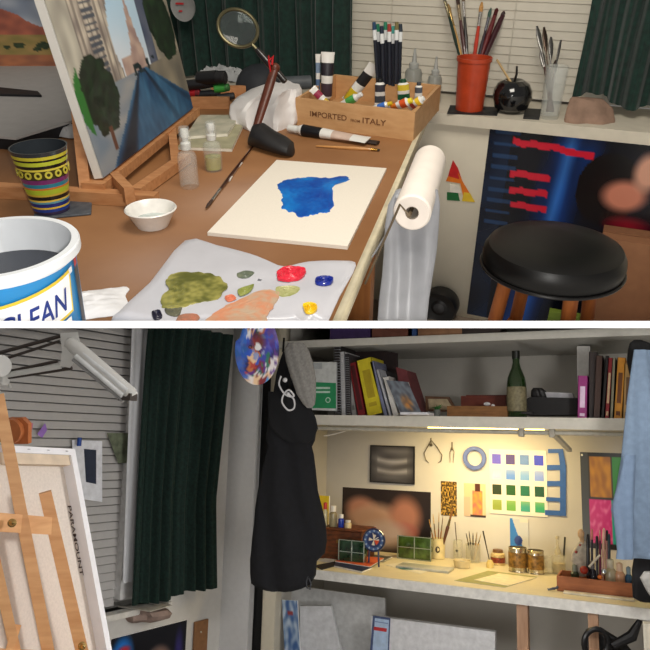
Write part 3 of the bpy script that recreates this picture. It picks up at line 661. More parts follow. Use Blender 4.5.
# ---- orange tumbler of brushes
c=sill(469,110); h=U.zat(c,57)-c.z; r1=U.m(c,16);r0=U.m(c,13.5)
t=Thing(U,'tumbler','orange plastic tumbler full of paintbrushes on the window sill','tumbler',c)
q=P(mat((186,66,32),.4,coat=.2)); q.lathe(c,[(0,0),(r0,0),(r0+(r1-r0)*.93,h*.93),(r1*1.06,h*.935),(r1*1.06,h),(r1*.95,h),(r0*.92,.01),(0,.01)],36); t.part(q,'cup')
def fan(c,h,items,room=U,dp=0,grp=None,fl=.14,bl=.08):
    for (px,py,bx_,r,hc,fc,bc_,lab,bl_) in items:
        tip=room.d(px,py,room.dep(c)+dp); base=c+V((bx_*.02,.005,.015)); 
        brush(room,base,tip,r*1.35,hc,fc,bc_,'paintbrush',lab,fl=fl,bl=bl_,group=grp)
fan(c,h,[(442,-10,.6,.0038,(30,50,40),(150,140,110),(90,90,80),'paintbrush leaning furthest left in the orange tumbler',.1),
 (448,4,.5,.004,(190,150,90),(200,170,110),(150,120,70),'paintbrush with tan handle second from left in orange tumbler',.08),
 (457,-6,.3,.004,(70,24,24),(180,160,130),(60,40,30),'dark red paintbrush third from left in orange tumbler',.1),
 (463,-6,.1,.0035,(40,36,34),(210,205,200),(110,90,70),'thin dark paintbrush standing upright in orange tumbler',.07),
 (482,2,-.3,.004,(190,60,40),(205,200,195),(190,140,80),'red and silver paintbrush right of centre in orange tumbler',.1),
 (491,8,-.4,.0035,(50,40,50),(150,150,160),(60,90,80),'paintbrush with grey tip leaning right in orange tumbler',.1),
 (504,-12,-.7,.005,(100,28,30),(120,60,60),(70,60,60),'thick dark red paintbrush leaning right in orange tumbler',.1),
 (519,-22,-.9,.0058,(60,24,30),(130,110,110),(100,95,90),'thickest paintbrush leaning furthest right in orange tumbler',.16)],grp=None)
# ---- dark mats
q=P(mat((30,32,34),.6)); a,b,c_,d_=sill(450,106),sill(500,108),sill(497,116),sill(447,114); q.prism([a,b,c_,d_],(0,0,.003)); one(U,q,'mat','black mat under the orange tumbler on the sill','mat')
q=P(mat((40,40,40),.6)); a,b,c_,d_=sill(525,110),sill(541,111),sill(539,120),sill(523,119); q.prism([a,b,c_,d_],(0,0,.006)); one(U,q,'tape_cutter','small dark block between apple pot and knife glass','block')
# ---- black apple pot
c=sill(510,112); r=U.m(c,19); t=Thing(U,'apple_pot','glossy black apple-shaped pot with a stick on the sill','pot',c)
q=P(mat((16,16,18),.12,coat=.8)); q.lathe(c,[(0,.0),(r*.5,.0),(r*.85,r*.25),(r,r*.75),(r*.97,r*1.1),(r*.8,r*1.45),(r*.5,r*1.62),(r*.2,r*1.55),(0,r*1.45)],36,wob=.015); t.part(q,'body')
q=P(mat((20,20,20),.3)); q.tube([c+UP*r*1.45,c+UP*r*1.9+V((.004,0,0)),c+UP*r*2.3+V((.002,0,0))],[.004,.0035,.003],8); t.part(q,'stalk')
a=c+V((-.01,0,r*1.5)); b=U.d(497,60,U.dep(c)); q=P(mat((200,170,120),.5)); q.tube([a,b],.0035,8); one(U,q,'wooden_stick','pale wooden stick poking out of the black apple pot','stick')
# ---- glass with palette knives
c=sill(549,118); h=U.zat(c,66)-c.z; r=U.m(c,10.5)
t=Thing(U,'drinking_glass','tall clear glass of palette knives on the sill','glass',c)
q=P(glassy); q.lathe(c,[(0,0),(r*.85,0),(r*.88,.006),(r*1.05,h),(r*.98,h),(r*.8,.012),(0,.012)],28); t.part(q,'glass_wall')
for (px,py,bx_,k,lab) in ((537,26,.3,'k','palette knife with narrow blade leaning left in the glass'),(544,27,.15,'s','dark wooden spoon-shaped tool standing in the glass'),(551,37,0,'b','bright metal spatula standing mid glass'),(561,40,-.3,'f','narrow metal knife leaning right in the glass'),(556,60,-.2,'s','short spoon-ended tool leaning right in the glass'),(541,50,.2,'b','short broad knife at the left of the glass')):
    b0=c+V((bx_*.03,0,.02)); t0=U.d(px,py,U.dep(c)); d_=t0-b0; t=Thing(U,'palette_knife',lab,'palette knife',b0)
    q=P(mat((70,30,26),.4)); q.tube([b0,b0+d_*.3,b0+d_*.52],[.004,.0055,.004],10); t.part(q,'handle')
    q=P(mat((120,118,115) if k!='s' else (85,70,60),.25,metal=.85)); 
    q.tube([b0+d_*.5,b0+d_*.68,b0+d_*.78,b0+d_*.9,t0],[.002,.002,.007 if k!='f' else .004,.008 if k!='f' else .004,.003],12,flat=[1,1,.25,.25,.25],fdir=U.C.to_3x3()@V((0,0,1))); t.part(q,'blade')
# ---- brown paper packet
q=P(mat((150,122,104),.85,var=.12,bump=.4)); c=sill(592,120); rows=dense([(97,572,578),(99,570,603),(108,567,613),(120,564,615),(128,566,614)],4); q.loft(silh(U,rows,U.dep(c)-.02,.35,k1=.3,seg=32,freq=5)); one(U,q,'paper_packet','crumpled brown paper packet on the sill under the curtain','packet')
# ---- poster on the wall under the sill
a,b,c_=W(490,129,.008),W(700,150,.008),W(481,340,.008)
pu=(b-a); pu.z=0; pu=WD*(b-a).dot(WD); zt_=a.z; 
def postfn(u,v):
    c=(8,10,22)
    d_=abs((u-.38)-.18*(.5-v)); g=max(0,1-d_/.17); c=mix(c,(25,85,190),g*(.7+.6*nz(u*9,v*4)))
    g2=max(0,1-abs(u-.40-.1*(.4-v))/.05); c=mix(c,(70,140,225),g2*.6*(1 if v<.5 else .4))
    if u<.12: c=mix((8,12,26),(18,34,60),.5+nz(u*5,v*5)); 
    if .03<u<.17 and (v*18)%1<.3 and v<.47: c=mix(c,(40,75,120),.7)
    if ((u-.66)/.16)**2+((v-.22)/.17)**2<1: c=mix((10,8,10),(30,16,16),.5+nz(u*6,v*6))
    e=((u-.75)/.13)**2+((v-.24)/.085)**2; c=mix(c,(205,130,105),max(0,1.15-e)*1.2)
    e=((u-.84)/.09)**2+((v-.12)/.11)**2; c=mix(c,(215,160,135),max(0,1-e)*1.3)
    e=((u-.80)/.15)**2+((v-.38)/.06)**2; c=mix(c,(140,25,40),max(0,1-e))
    for (x0,x1,y0,k) in ((.13,.56,.045,.05),(.14,.36,.20,.0),(.15,.36,.275,.0),(.17,.37,.35,.0)):
        if x0<u<x1 and abs(v-y0-k*(u-x0)-.012*nz(u*12,y0*9))<.016: c=(205,28,52)
    return c
p=P(colmat(.25)); pl=WD*((W(690,150,.008)-a).dot(WD)); hgt=zt_-.02
p.pic(a,pl,(0,0,-hgt),postfn,110,150); q=V((0,0,-hgt)); p.uvw(a-WN*.0065,pl,q,WN*.006)
one(U,p,'poster','black and blue poster with red bars on the wall behind the stool','poster')
# logo triangle
p=P(mat((200,40,40),.4),mat((225,120,35),.4),mat((225,190,50),.4),mat((40,110,60),.4),mat((235,228,215),.5))
w_=lambda x,y:W(x,y,.003)
p.prism([w_(453,160),w_(448,176),w_(462,180),w_(458,168)],WN*.001,k=0); p.prism([w_(448,176),w_(446,181),w_(464,184),w_(462,180)],WN*.001,k=1)
p.prism([w_(458,172),w_(463,182),w_(475,202),w_(464,200)],WN*.0015,k=1); p.prism([w_(464,192),w_(470,193),w_(475,202),w_(462,201)],WN*.002,k=2)
p.prism([w_(447,192),w_(458,193),w_(460,201),w_(447,200)],WN*.001,k=3); p.prism([w_(450,184),w_(459,186),w_(461,193),w_(450,192)],WN*.0022,k=4)
one(U,p,'logo_sticker','red, yellow and green triangular logo sticker on the white wall','sticker')
# cardboard box behind stool
a=W(604,226,.03); b=W(700,228,.03); p=P(mat((150,104,72),.75,var=.05),mat((120,82,56),.7)); wv=WD*((b-a).dot(WD))
bxx=Thing(U,'cardboard_box','brown cardboard box behind the black stool at the right','box',(a.x,a.y,0)); z1=a.z
p.uvw((a.x,a.y,0),wv,WN*.10,(0,0,z1)); bxx.part(p,'box_body'); p=P(mat((140,96,66),.75)); p.uvw((a.x,a.y,z1+.0005),wv,WN*.05,(0,0,.004)); bxx.part(p,'flap')
q=P(mat((120,140,50),.5),mat((200,170,60),.5)); a=W(548,318,.06); q.uvw((a.x,a.y,a.z-.2),WD*.10,WN*.02,(0,0,.24)); q.uvw(V((a.x,a.y,a.z-.2))+WN*.0203,WD*.10,WN*.001,(0,0,.19),k=1); one(U,q,'book','green and yellow book standing on end behind the stool legs','book')
# ---- stool
ctr=U.d(555,248,1.66); rs=U.m(ctr,70); zs=ctr.z
stl=Thing(U,'bar_stool','round black vinyl stool with wooden legs by the poster','stool',(ctr.x,ctr.y,0))
p=P(mat((10,10,11),.38,var=.1,scale=12)); c=V((ctr.x,ctr.y,zs-.06)); p.lathe(c,[(0,0),(rs*.90,0.006),(rs*.98,.014),(rs*1.0,.034),(rs*.985,.05),(rs*.93,.066),(rs*.80,.075),(rs*.4,.078),(0,.078)],56); stl.part(p,'seat')
p=P(mat((20,19,20),.3)); pts=[c+V((rs*1.0*math.cos(t),rs*1.0*math.sin(t),.012)) for t in [2*math.pi*i/60 for i in range(61)]]; p.tube(pts,.004,8,cap=False); stl.part(p,'piping')
lw=wood((178,104,48),(150,80,34),(12,12,2))
for k in range(4):
    th=R(23+90*k); top_=c+V((math.cos(th)*rs*.66,math.sin(th)*rs*.66,.002)); bt=V((ctr.x+math.cos(th)*rs*1.0,ctr.y+math.sin(th)*rs*.85,0))
    p=P(lw); p.tube([bt,bt+(top_-bt)*.5,top_],[.014,.018,.0175],14); stl.part(p,'leg')
for hz_,off in ((.18,0),(.30,1)):
    for k in range(2):
        a_=R(23+90*(2*k+off)); b_=R(23+90*(2*k+off+1)); f=1-hz_/ (zs-.06); r_=rs*(.66+.46*f)
        p=P(lw); p.tube([(ctr.x+math.cos(a_)*r_,ctr.y+math.sin(a_)*r_,hz_),(ctr.x+math.cos(b_)*r_,ctr.y+math.sin(b_)*r_,hz_)],.009,10); stl.part(p,'rung')
# ---- paper towel roll hung on the table's side
c0=U.pl(412,213,(xe+.075,0,0),(1,0,0)); c1=U.pl(434,165,(xe+.075,0,0),(1,0,0)); ra=U.m(c0,19); dirr=V((0,1,0)); 
c1=c0+V((0,.30,.0)) 
rl=Thing(U,'paper_towel_roll','white paper towel roll hung along the right side of the work table','paper towel',c0)
p=P(mat((238,228,218),.9,var=.02,bump=.2),mat((170,150,130),.9)); p.lathe(c0,[(ra*.36,.28),(ra*.36,0),(ra*.9,-.001),(ra,.003),(ra,.277),(ra*.98,.28),(ra*.36,.28)],40,ax=dirr,ks=[1,0,0,0,0,0]); rl.part(p,'roll')
p=P(mat((110,95,75),.5,metal=.4)); p.tube([c0+V((-ra*.1,-.012,0)),c1+V((0,.012,0))],.0035,8); p.tube([c0+V((-ra*.1,-.012,0)),c0+V((-ra*.6,-.014,ra*.6)),V((xe+.004,c0.y-.012,T-.03))],.002,8);  p.tube([c1+V((0,.012,0)),V((xe+.002,c1.y+.012,T-.03))],.003,8); rl.part(p,'wire_holder','thin metal wire holder')
p=P(mat((190,178,164),.7)); p.lathe(c0,[(ra*.36,0.002),(ra*.33,.0),(ra*.33,.28),(ra*.36,.28)],24,ax=dirr); rl.part(p,'cardboard_core','grey cardboard core')
# ---- hanging grey plastic bag
dp_=U.dep(c0)+.06
rows=dense([(190,396,438),(205,388,440),(225,385,439),(250,384,437),(275,382,433),(300,379,429),(330,377,426),(345,385,420)],4)
p=P(mat((168,170,176),.35,var=.06,trans=.25,alpha=.9)); p.loft(silh(U,rows,dp_,.28,k1=.35,freq=6,seed=3)); hb_=Thing(U,'plastic_bag','translucent grey plastic bag hanging beside the paper towel roll','plastic bag',U.d(410,300,dp_)); hb_.part(p,'bag_body')
hd=P(mat((165,168,174),.4)); a=U.d(398,196,dp_-.01); hd.tube([a,a+(V((xe+.004,a.y,T-.01))-a)*.5+V((.01,0,0)),V((xe+.004,a.y,T-.01))],[.010,.006,.004],8,flat=.4); hb_.part(hd,'bag_handle')
# ---- black round thing low by the wall
c=W(440,306,.04); rr=U.m(c,18); p=P(mat((20,20,22),.3,coat=.3),mat((60,60,62),.3)); p.lathe(c-WN*.03,[(0,0),(rr,0),(rr,.05),(rr*.93,.058),(rr*.8,.052),(rr*.45,.045),(rr*.3,.05),(0,.056)],36,ax=WN,ks=[0,0,0,0,0,0,1])
one(U,p,'speaker','small round black speaker low on the white wall beside the bag','speaker')
# ================================================================ DIVIDER between the two rooms
def camp(x,y,z): return CAMP+CAMR@V((x,y,-z))
p=P(mat((250,250,250),.6,var=0)); o=camp(-3.2,YB,D0); p.uvw(o,camp(3.2,YB,D0)-o,camp(-3.2,YB,7)-o,camp(-3.2,YT,D0)-o); struct(L,p,'divider_slab')  # added white slab dividing the stacked rooms, no actual room ceiling
# ================================================================ LOWER ROOM
YF=3.9; YBK=4.75
plaster=mat((206,202,194),.7,var=.02,scale=6)
def F(px,py,y=YF): return L.pl(px,py,(0,y,0),(0,1,0))
def K(px,py,off=0): return L.pl(px,py,(0,YBK-off,0),(0,1,0))
ZD=.755
# ---- setting
p=P(plaster); p.box((-.6,YBK+.03,1.3),(3.6,.06,2.8)); struct(L,p,'wall_back')
p=P(plaster); p.box((.42,YF+.4,1.3),(.06,1.2,2.8)); struct(L,p,'wall_right')
p=P(plaster); p.box((-2.23,YF+.46,1.3),(.06,.80,2.8)); struct(L,p,'wall_closet')
p=P(mat((205,205,205),.7,var=.02)); 
x0=F(226,500).x; x1=F(253,500).x
p.box(((x0+x1)/2,YF+.03,1.3),(x1-x0,.06,2.8)); struct(L,p,'wall_front')
p=P(mat((14,14,15),.5)); x2=F(266,500).x; p.box(((x1+x2)/2,YF+.10,1.3),(x2-x1+.02,.04,2.8)); struct(L,p,'door_1')
p=P(mat((208,200,180),.5,var=.02)); x3=F(278,500).x; p.box(((x2+x3)/2,YF+.05,1.2),(x3-x2,.08,2.6)); struct(L,p,'trim_1')
PW=F(226,500); PW.z=0; wd=V((.2108,.9775,0)); nw=V((.9775,-.2108,0))
def WW(px,py,off=0): return L.pl(px,py,PW+nw*off,nw)
def ws(s,off,z): return PW+wd*s+nw*off+V((0,0,z))
zl=L.pl(150,603,PW,nw).z
s_end=(WW(168,500)-PW).dot(wd)
p=P(mat((205,203,198),.7,var=.02)); p.uvw(ws(-3.2,0,0),wd*(.06+3.2),-nw*.06,(0,0,zl)); p.uvw(ws(s_end,0,zl),wd*(-s_end+.06),-nw*.06,(0,0,2.2)); struct(L,p,'wall_left')
p=P(mat((120,110,100),.8)); p.box((-1.6,2.6,-.02),(5.4,5.4,.04)); struct(L,p,'floor')
p=P(mat((196,194,190),.6)); p.uvw(ws(-3.2,-.16,zl),wd*(s_end+3.2),-nw*.03,(0,0,2.2)); struct(L,p,'wall_window')
p=P(mat((214,212,206),.5)); p.uvw(ws(-3.2,.07,zl-.03),wd*(s_end+3.22),-nw*.23,(0,0,.03)); struct(L,p,'trim_2')
wl=P(mat((212,212,212),.5)); 
sf0=(WW(127,500)-PW).dot(wd); sf1=(WW(139,500)-PW).dot(wd); wl.uvw(ws(sf0,.0,zl+.05),wd*(sf1-sf0),-nw*.12,(0,0,2.1)); wi2=struct(L,wl,'window_2')
p=P(mat((182,180,178),.5,var=.02)); z=zl+.02
zb=[]
while z<zl+1.75:
    st=.046
    p.uvw(ws(-3.0,-.07,z),wd*(sf0+3.0),nw*.020+V((0,0,-.006)),V((0,0,.040))-nw*.012); z+=st
struct(L,p,'blind',wi2)
# ---- sill things
q=P(mat((150,130,120),.8,var=.1,bump=.4)); q.loft(silh(L,dense([(607,116,150),(609,116,168),(613,116,172),(617,117,170),(620,120,160)],3),L.dep(WW(140,612,.02)),.5,k1=.25,seg=28)); one(L,q,'paper_packet','flat brown paper packet on the window ledge below the curtain','packet')
a,b,c_,d_=[L.z(x,y,zl+.004) for x,y in ((118,607),(166,603),(172,606),(150,612))]; q=P(mat((190,185,175),.6)); q.prism([a,b,c_,d_],(0,0,.004)); one(L,q,'paper_sheet','pale sheet of paper lying on the window ledge','paper')
# poster below ledge
def post2(u,v):
    c=(15,16,24)
    e=((u-.15)/.16)**2+((v-.25)/.3)**2; c=mix(c,(30,120,210),max(0,1-e)*1.3)
    e=((u-.17)/.1)**2+((v-.18)/.07)**2; c=mix(c,(190,40,50),max(0,1-e))
    e=((u-.62)/.22)**2+((v-.5)/.3)**2; c=mix(c,(190,150,130),max(0,1-e)*1.1)
    e=((u-.9)/.08)**2+((v-.5)/.5)**2; c=mix(c,(60,50,140),max(0,1-e)*.8)
    if v>.8-.5*(.25-u) and u<.3: c=(150,110,60)
    return c
a=WW(112,628,.012); b=WW(187,620,.012); q=P(colmat(.3)); w2=wd*((b-a).dot(wd)); zt=WW(187,620,.012).z
q.pic(V((a.x,a.y,zt)),w2,(0,0,-.42),post2,60,50); q.uvw(V((a.x,a.y,zt-.42))-nw*.008,w2,nw*.0075,(0,0,.42)); one(L,q,'poster','dark blurred poster low on the wall under the window ledge','poster')
a=WW(194,622,.01); b=WW(207,622,.01); q=P(mat((140,98,62),.6),mat((200,190,170),.4)); q.uvw(V((a.x,a.y,a.z-.3)),wd*((b-a).dot(wd)),nw*.012,(0,0,.3)); q.ball(WW(201,632,.024),.006,k=1); one(L,q,'wooden_strip','short brown wooden strip on the wall beside the blurred poster','wooden strip')
# ---- curtain
a=(WW(150,500,.05)-PW).dot(wd); b=(WW(228,500,.05)-PW).dot(wd)
hz2=WW(170,597,.09).z
def lcurt():
    nx,nn=150,26; g=[]
    def edge(px,row): return (L.pl(px,row,PW+nw*.09,nw)-PW).dot(wd)
    ztop=2.2
    for i in range(nn+1):
        v=i/nn; zz=ztop+(hz2-ztop)*v; row=[]
        rowp=325+(597-325)*v
        lf=edge(149-17*max(0,v)**.7,rowp); rg=edge(232-20*min(1,v*1.5)+2*v,rowp)
        for j in range(nx+1):
            u=j/nx; ph=7.5*2*math.pi*(u**.9)+.6*math.sin(6*u)
            am=.028*(.7+.3*v)*(math.sin(ph)+.35*math.sin(2.3*ph+1))
            hem=(.012*math.sin(11*u+1)+.02*(u-.5))*v**8
            row.append(PW+wd*(lf+(rg-lf)*u)+nw*(.09+am)+V((0,0,zz+hem)))
        g.append(row)
    return g
q=P(mat((15,40,34),.9,var=.25,scale=60,bump=.3)); q.sheet(lcurt(),.005); one(L,q,'curtain','long dark green pleated curtain hanging beside the studio window','curtain')
g=[]
for i in range(20):
    v=i/19; row=[]
    for j in range(16):
        u=j/15; px=(132+u*16)-9*v; pt=L.pl(px,325+v*252,PW+nw*.035,nw); pt.z=2.15+(WW(130,582,.035).z-2.15)*v
        row.append(pt+nw*.004*math.sin(u*14))
    g.append(row)
q=P(mat((200,202,206),.8,var=.02)); q.sheet(g,.003); one(L,q,'curtain_lining','white lining cloth hanging at the left edge of the green curtain','curtain')
# ---- things stuck on the blinds
def onblind(px,py,o=-.03): return WW(px,py,o)
def card(pts,m_,name,label,cat,room=L,fn=None,off=-.03,th=.002,n=nw,f=None):
    f=f or onblind
    q=P(m_); q.prism([f(x,y,off) for x,y in pts],n*th); return one(room,q,name,label,cat)
card([(72,440),(102,441),(102,502),(74,498)],mat((225,228,235),.5),'paper_sheet','white sheet with a dark picture standing behind the easel canvas','paper')
card([(84,449),(96,450),(96,484),(86,482)],mat((40,50,70),.4),'photograph','small dark photograph on the white sheet behind the canvas','photo',off=-.026)
card([(107,433),(128,433),(128,463),(118,463)],mat((110,118,96),.5,var=.25,scale=25),'photograph','grey green cut picture fixed beside the window frame','photo')
q=P(mat((190,120,150),.5),mat((150,110,190),.5),mat((205,120,120),.5)); f=lambda x,y,o:WW(x,y,o)
q.prism([f(37,434,-.03),f(45,423,-.03),f(47,430,-.03),f(42,438,-.03)],nw*.002,k=1); q.prism([f(25,424,-.03),f(33,423,-.03),f(32,430,-.03)],nw*.002,k=0); q.prism([f(24,436,-.03),f(32,430,-.025),f(30,438,-.03)],nw*.002,k=2)
one(L,q,'sticker','pink and purple butterfly shaped sticker on the blind','sticker')
q=P(mat((30,70,150),.4)); c=WW(79,446,.0); q.tube([c,c-V((0,0,-.045))],.012,12); one(L,q,'tape_roll' if 0 else 'pen_cap','small blue cap on the top edge behind the canvas','cap')
# ---- desk lamp
lm=mat((205,205,202),.35,var=.02); lmd=mat((60,52,48),.4)
c=L.d(68,341,2.0); e=L.d(134,397,1.95); ax=(e-c).normalized(); fcam=(CAMP-c).normalized(); s2=ax.cross(fcam).normalized(); up2=s2.cross(ax)
lp=Thing(L,'desk_lamp','grey swing-arm fluorescent lamp reaching in front of the blinds','lamp',L.d(2,370,2.0))
q=P(lm); ln=(e-c).length; wd_=L.m(c,21)
prof=[(0,.3,.5),(.03,.55,.9),(.12,.62,1),(.3,.66,.9),(.95,.6,.8),(1.0,.45,.6)]
rings=[]
for t,w_,h_ in prof:
    rings.append([c+ax*ln*t+s2*math.cos(th)*wd_*w_*.55+up2*math.sin(th)*wd_*h_*.45 for th in [2*math.pi*k/20 for k in range(20)]])
q.loft(rings); lp.part(q,'lamp_head')
side=s2 if s2.z<0 else -s2
q=P(mat((225,228,230),.2,coat=.5),mat((150,150,150),.3)); 
for k in (0,1): q.tube([c+ax*ln*.22+side*(wd_*.30*k-.001)+up2*.018,c+ax*ln*.92+side*(wd_*.30*k-.001)+up2*.018],.0075,12)
q.tube([c+ax*ln*.2+side*wd_*.5+up2*.004,c+ax*ln*.95+side*wd_*.45+up2*.004],.005,8,k=1); lp.part(q,'fluorescent_tube','unlit twin fluorescent tubes')
q=P(lmd); q.box(e-ax*.014+side*.012,(.045,.03,.02)); lp.part(q,'end_clip','dark end clip')
j0=L.d(68,340,2.03); j1=L.d(70,362,2.03); b0=L.d(2,368,2.03);b1=L.d(4,378,2.03)
q=P(lm); q.loft([[L.d(x+dx*0,y,dd) for x,y in ((60,333),(78,332),(82,352),(70,368),(60,366),(62,350))] for dd in (1.995,2.03)]); lp.part(q,'elbow_joint')
for (a,b,r,m_) in (((-8,355),(64,335),.006,lmd),((-8,363),(60,341),.0045,lmd),((8,375),(62,366),.010,lm),((4,378),(72,368),.006,lmd),((11,371),(58,361),.005,lmd)):
    q=P(m_); q.tube([L.d(*a,2.03),L.d(*b,2.03)],r,10); lp.part(q,'arm_bar','dark arm bar' if m_ is lmd else None)
q=P(lm); q.tube([L.d(0,366,1.98),L.d(0,366,2.08)],.032,20); q.box(L.d(2,377,2.03),(.04,.03,.05),bev=.006); lp.part(q,'lower_joint')
q=P(lm); cc=L.d(4,388,2.03); pts=[cc+L.C.to_3x3()@V((math.cos(t)*.018,math.sin(t)*.018,0)) for t in [k*.3 for k in range(17)]]; q.tube(pts,.005,8); lp.part(q,'hook')
pb_=L.d(-60,390,2.03); q=P(lm); q.tube([L.d(0,366,2.03),L.d(-60,330,2.03)+V((0,0,-.2)),V((pb_.x,pb_.y,.0))],.012,10); q.lathe((pb_.x,pb_.y,0),[(0,0),(.13,0),(.13,.015),(.02,.03),(0,.03)],24); lp.part(q,'lamp_post')
# ---- easel with canvas seen from behind
TR=L.d(75,449,1.55); BR2=L.d(112,650,1.50); dn=(BR2-TR); TLc=L.d(-70,441,1.22); lf=(TLc-TR); lf.z*=1
nrm=lf.cross(dn).normalized()
if nrm.dot(CAMP-TR)<0: nrm=-nrm
H_=1.45; 
cvs=Thing(L,'stretched_canvas','large stretched canvas seen from behind on the floor easel','canvas',TR+dn*H_)
cot=mat((222,212,202),.8,var=.04,scale=200,bump=.1); edgew=mat((232,232,236),.6,var=.02)
thk=.046; q=P(cot); q.uvw(TR+lf*.02+dn*.02-nrm*thk*.6,lf*.96,dn*(H_-.04),-nrm*.004); cvs.part(q,'canvas_back')
frm=mat((228,224,220),.6,var=.03); bw=lf.normalized()*.016
q=P(edgew); q.uvw(TR+nrm*.0,dn*H_,bw,-nrm*thk); cvs.part(q,'stretcher_bar','white wrapped edge')
q=P(edgew); q.uvw(TR+bw,lf-bw,dn.normalized()*.014,-nrm*thk); cvs.part(q,'stretcher_bar','white wrapped edge')
q=P(edgew); q.uvw(TR+dn*H_,lf,-dn.normalized()*.04,-nrm*thk); cvs.part(q,'stretcher_bar','white wrapped edge')
q=P(mat((215,196,172),.6)); q.uvw(TR+bw+dn.normalized()*.014-nrm*.006,lf-bw,dn.normalized()*.022,-nrm*.02); cvs.part(q,'inner_bar','bare wooden inner bar')
q=P(mat((190,190,195),.3,metal=.8))
dnn=dn.normalized(); sd_=(-lf).normalized()
for k in range(12): q.box(TR+dnn*(.05+k*.06)-nrm*thk*.5+sd_*.0008,(.002,.002,.012))
for k in range(6): q.box(TR+lf.normalized()*(.03+k*.055)+nrm*.0006+dnn*.006,(.012,.002,.002))
cvs.part(q,'staple','metal staples along the edge')
q=P(mat((60,38,32),.7)); q.text('PARAMOUNT',TR+bw*1.0+lf.normalized()*.011+dnn*.125-nrm*.0+nrm*.0006-0*nrm,dnn,-lf.normalized() if 1 else lf,.011,width=.155); 
pt=TR+lf.normalized()*.02; q.v=[v_-nrm*thk*.58 + 0*nrm for v_ in q.v]; cvs.part(q,'lettering','dark lettering down the canvas edge')
ez_=wood((222,170,118),(204,148,96),(2,2,14)); ea=Thing(L,'floor_easel','wooden floor easel in front of the canvas back','easel',L.d(60,650,1.4)-V((0,0,.6)))
def stick(a,b,da,db,w,h,ext=1.0,mat_=ez_,nm='upright'):
    A,B=[L.pl(*q_,TR+nrm*(.012+.5*h+.006*(nm!='upright')),nrm) for q_ in (a,b)]; B=A+(B-A)*ext; d_=B-A; n_=(CAMP-A).normalized(); s_=d_.cross(n_).normalized(); n_=s_.cross(d_).normalized()
    q=P(mat_); q.uvw(A-s_*w/2-n_*h/2,d_,s_*w,n_*h); return ea.part(q,nm)
stick((-2,395),(48,650),1.47,1.40,.022,.03,2.2); stick((10,440),(50,650),1.455,1.385,.010,.012,1.9,wood((176,112,64),(150,90,50)))
stick((45,492),(84,660),1.40,1.36,.024,.03,2.3); stick((-14,520),(22,680),1.40,1.36,.018,.025,2.0)
stick((-30,520),(52,526),1.36,1.42,.034,.018,1.0,nm='crossbar'); stick((8,655),(17,626),1.38,1.36,.014,.02,1.0,nm='prop')
stick((-30,660),(100,664),1.36,1.42,.04,.02,1.0,nm='crossbar')
for a in ((12,523),(82,646)):
    q=P(mat((190,160,100),.25,metal=.9)); c=L.pl(*a,TR+nrm*.05,nrm); n_=(CAMP-c).normalized(); q.lathe(c,[(0,0),(.008,0),(.008,.004),(.004,.006),(.004,.012),(0,.013)],14,ax=n_); q.ball(c+n_*.01,.005,sc_=(1.6,.8,1)); ea.part(q,'wing_nut','brass wing nut')
q=P(mat((172,98,52),.5,var=.08)); c=L.d(18,433,1.62); cf=L.C.to_3x3(); 
q.prism([L.d(x,y,1.62) for x,y in ((8,418),(22,418),(28,424),(28,444),(10,444))],cf@V((0,0,-.02))); q.lathe(L.d(8,432,1.60),[(0,0),(.03,0),(.03,.02),(0,.02)],24,ax=cf@V((0,0,-1))); one(L,q,'wooden_board','orange brown wooden board behind the top of the easel','board')
# ---- painter's palette hanging
def palfn(u,v):
    cells=[(190,110,60),(40,80,190),(220,215,215),(120,30,40),(60,150,210),(30,30,90),(225,190,150),(90,40,130),(30,110,90),(230,230,235),(50,60,160),(180,60,50),(140,150,190)]
    n=noise.cell(V((u*12+nz(u*9,v*9)*1.6,v*14+nz(v*9,u*9,5)*1.6,3))); 
    k=int(abs(n)*997)%len(cells); cc=cells[k]; cc=mix(cc,(25,80,185),.75) if u<.3+.1*nz(v*5,1) and v>.15 else (mix(cc,(50,45,170),.7) if u>.66 and v>.5 else cc); e=((u-.52)/.2)**2+((v-.62)/.16)**2; cc=mix(cc,(120,20,25),max(0,.9-e)); return (225,225,225) if ((u-.52)/.07)**2+((v-.55)/.045)**2<1 else cc
c=L.d(257,351,3.25); rx=L.m(c,22); cfm=L.C.to_3x3(); ux=cfm@V((1,0,0)); uy=cfm@V((0,1,0)); un=cfm@V((0,0,1))
pts=[]
for k in range(48):
    t=2*math.pi*k/48; x=math.cos(t)*22; y=math.sin(t)*(34 if math.sin(t)<0 else 38)
    if abs(t-2.5)<.25: x*=.85; y*=.9
    pts.append((x,y))
s_=rx/22; q=P(colmat(.4,coat=.2)); vs=[];cols=[];fs=[]; m=48; rr=[1,.97]+[1-i/16 for i in range(1,16)]+[.02]
for z_,rs_ in ((0,rr),(-.006,[1])):
    for r in rs_:
        for x,y in pts:
            vs.append(c+ux*x*r*s_+uy*y*r*s_+un*(z_+(.003*abs(nz(x*r*.3,y*r*.3)) if z_==0 else 0))); cols.append(lin(palfn(.5+x*r/50,.5+y*r/80)))
for i in range(len(rr)-1):
    for j in range(m): fs.append((i*m+j,(i+1)*m+j,(i+1)*m+(j+1)%m,i*m+(j+1)%m))
o=len(rr)*m; fs.append(tuple(range(o,o+m)))
for j in range(m): fs.append((j,(j+1)%m,o+(j+1)%m,o+j))
q.add(vs,fs,True,0,cols)
pt=Thing(L,'paint_palette','oval painter\'s palette crusted with colours hanging beside the curtain','palette',c); pt.part(q,'palette_board')
q=P(mat((40,40,40),.5)); q.lathe(c+ux*-.3*rx+uy*.02+un*.0035,[(.008,0),(.009,.003),(.006,.003)],16,ax=un); q.tube([c+uy*.1,c+uy*.16],.002,6); pt.part(q,'hanging_ring')
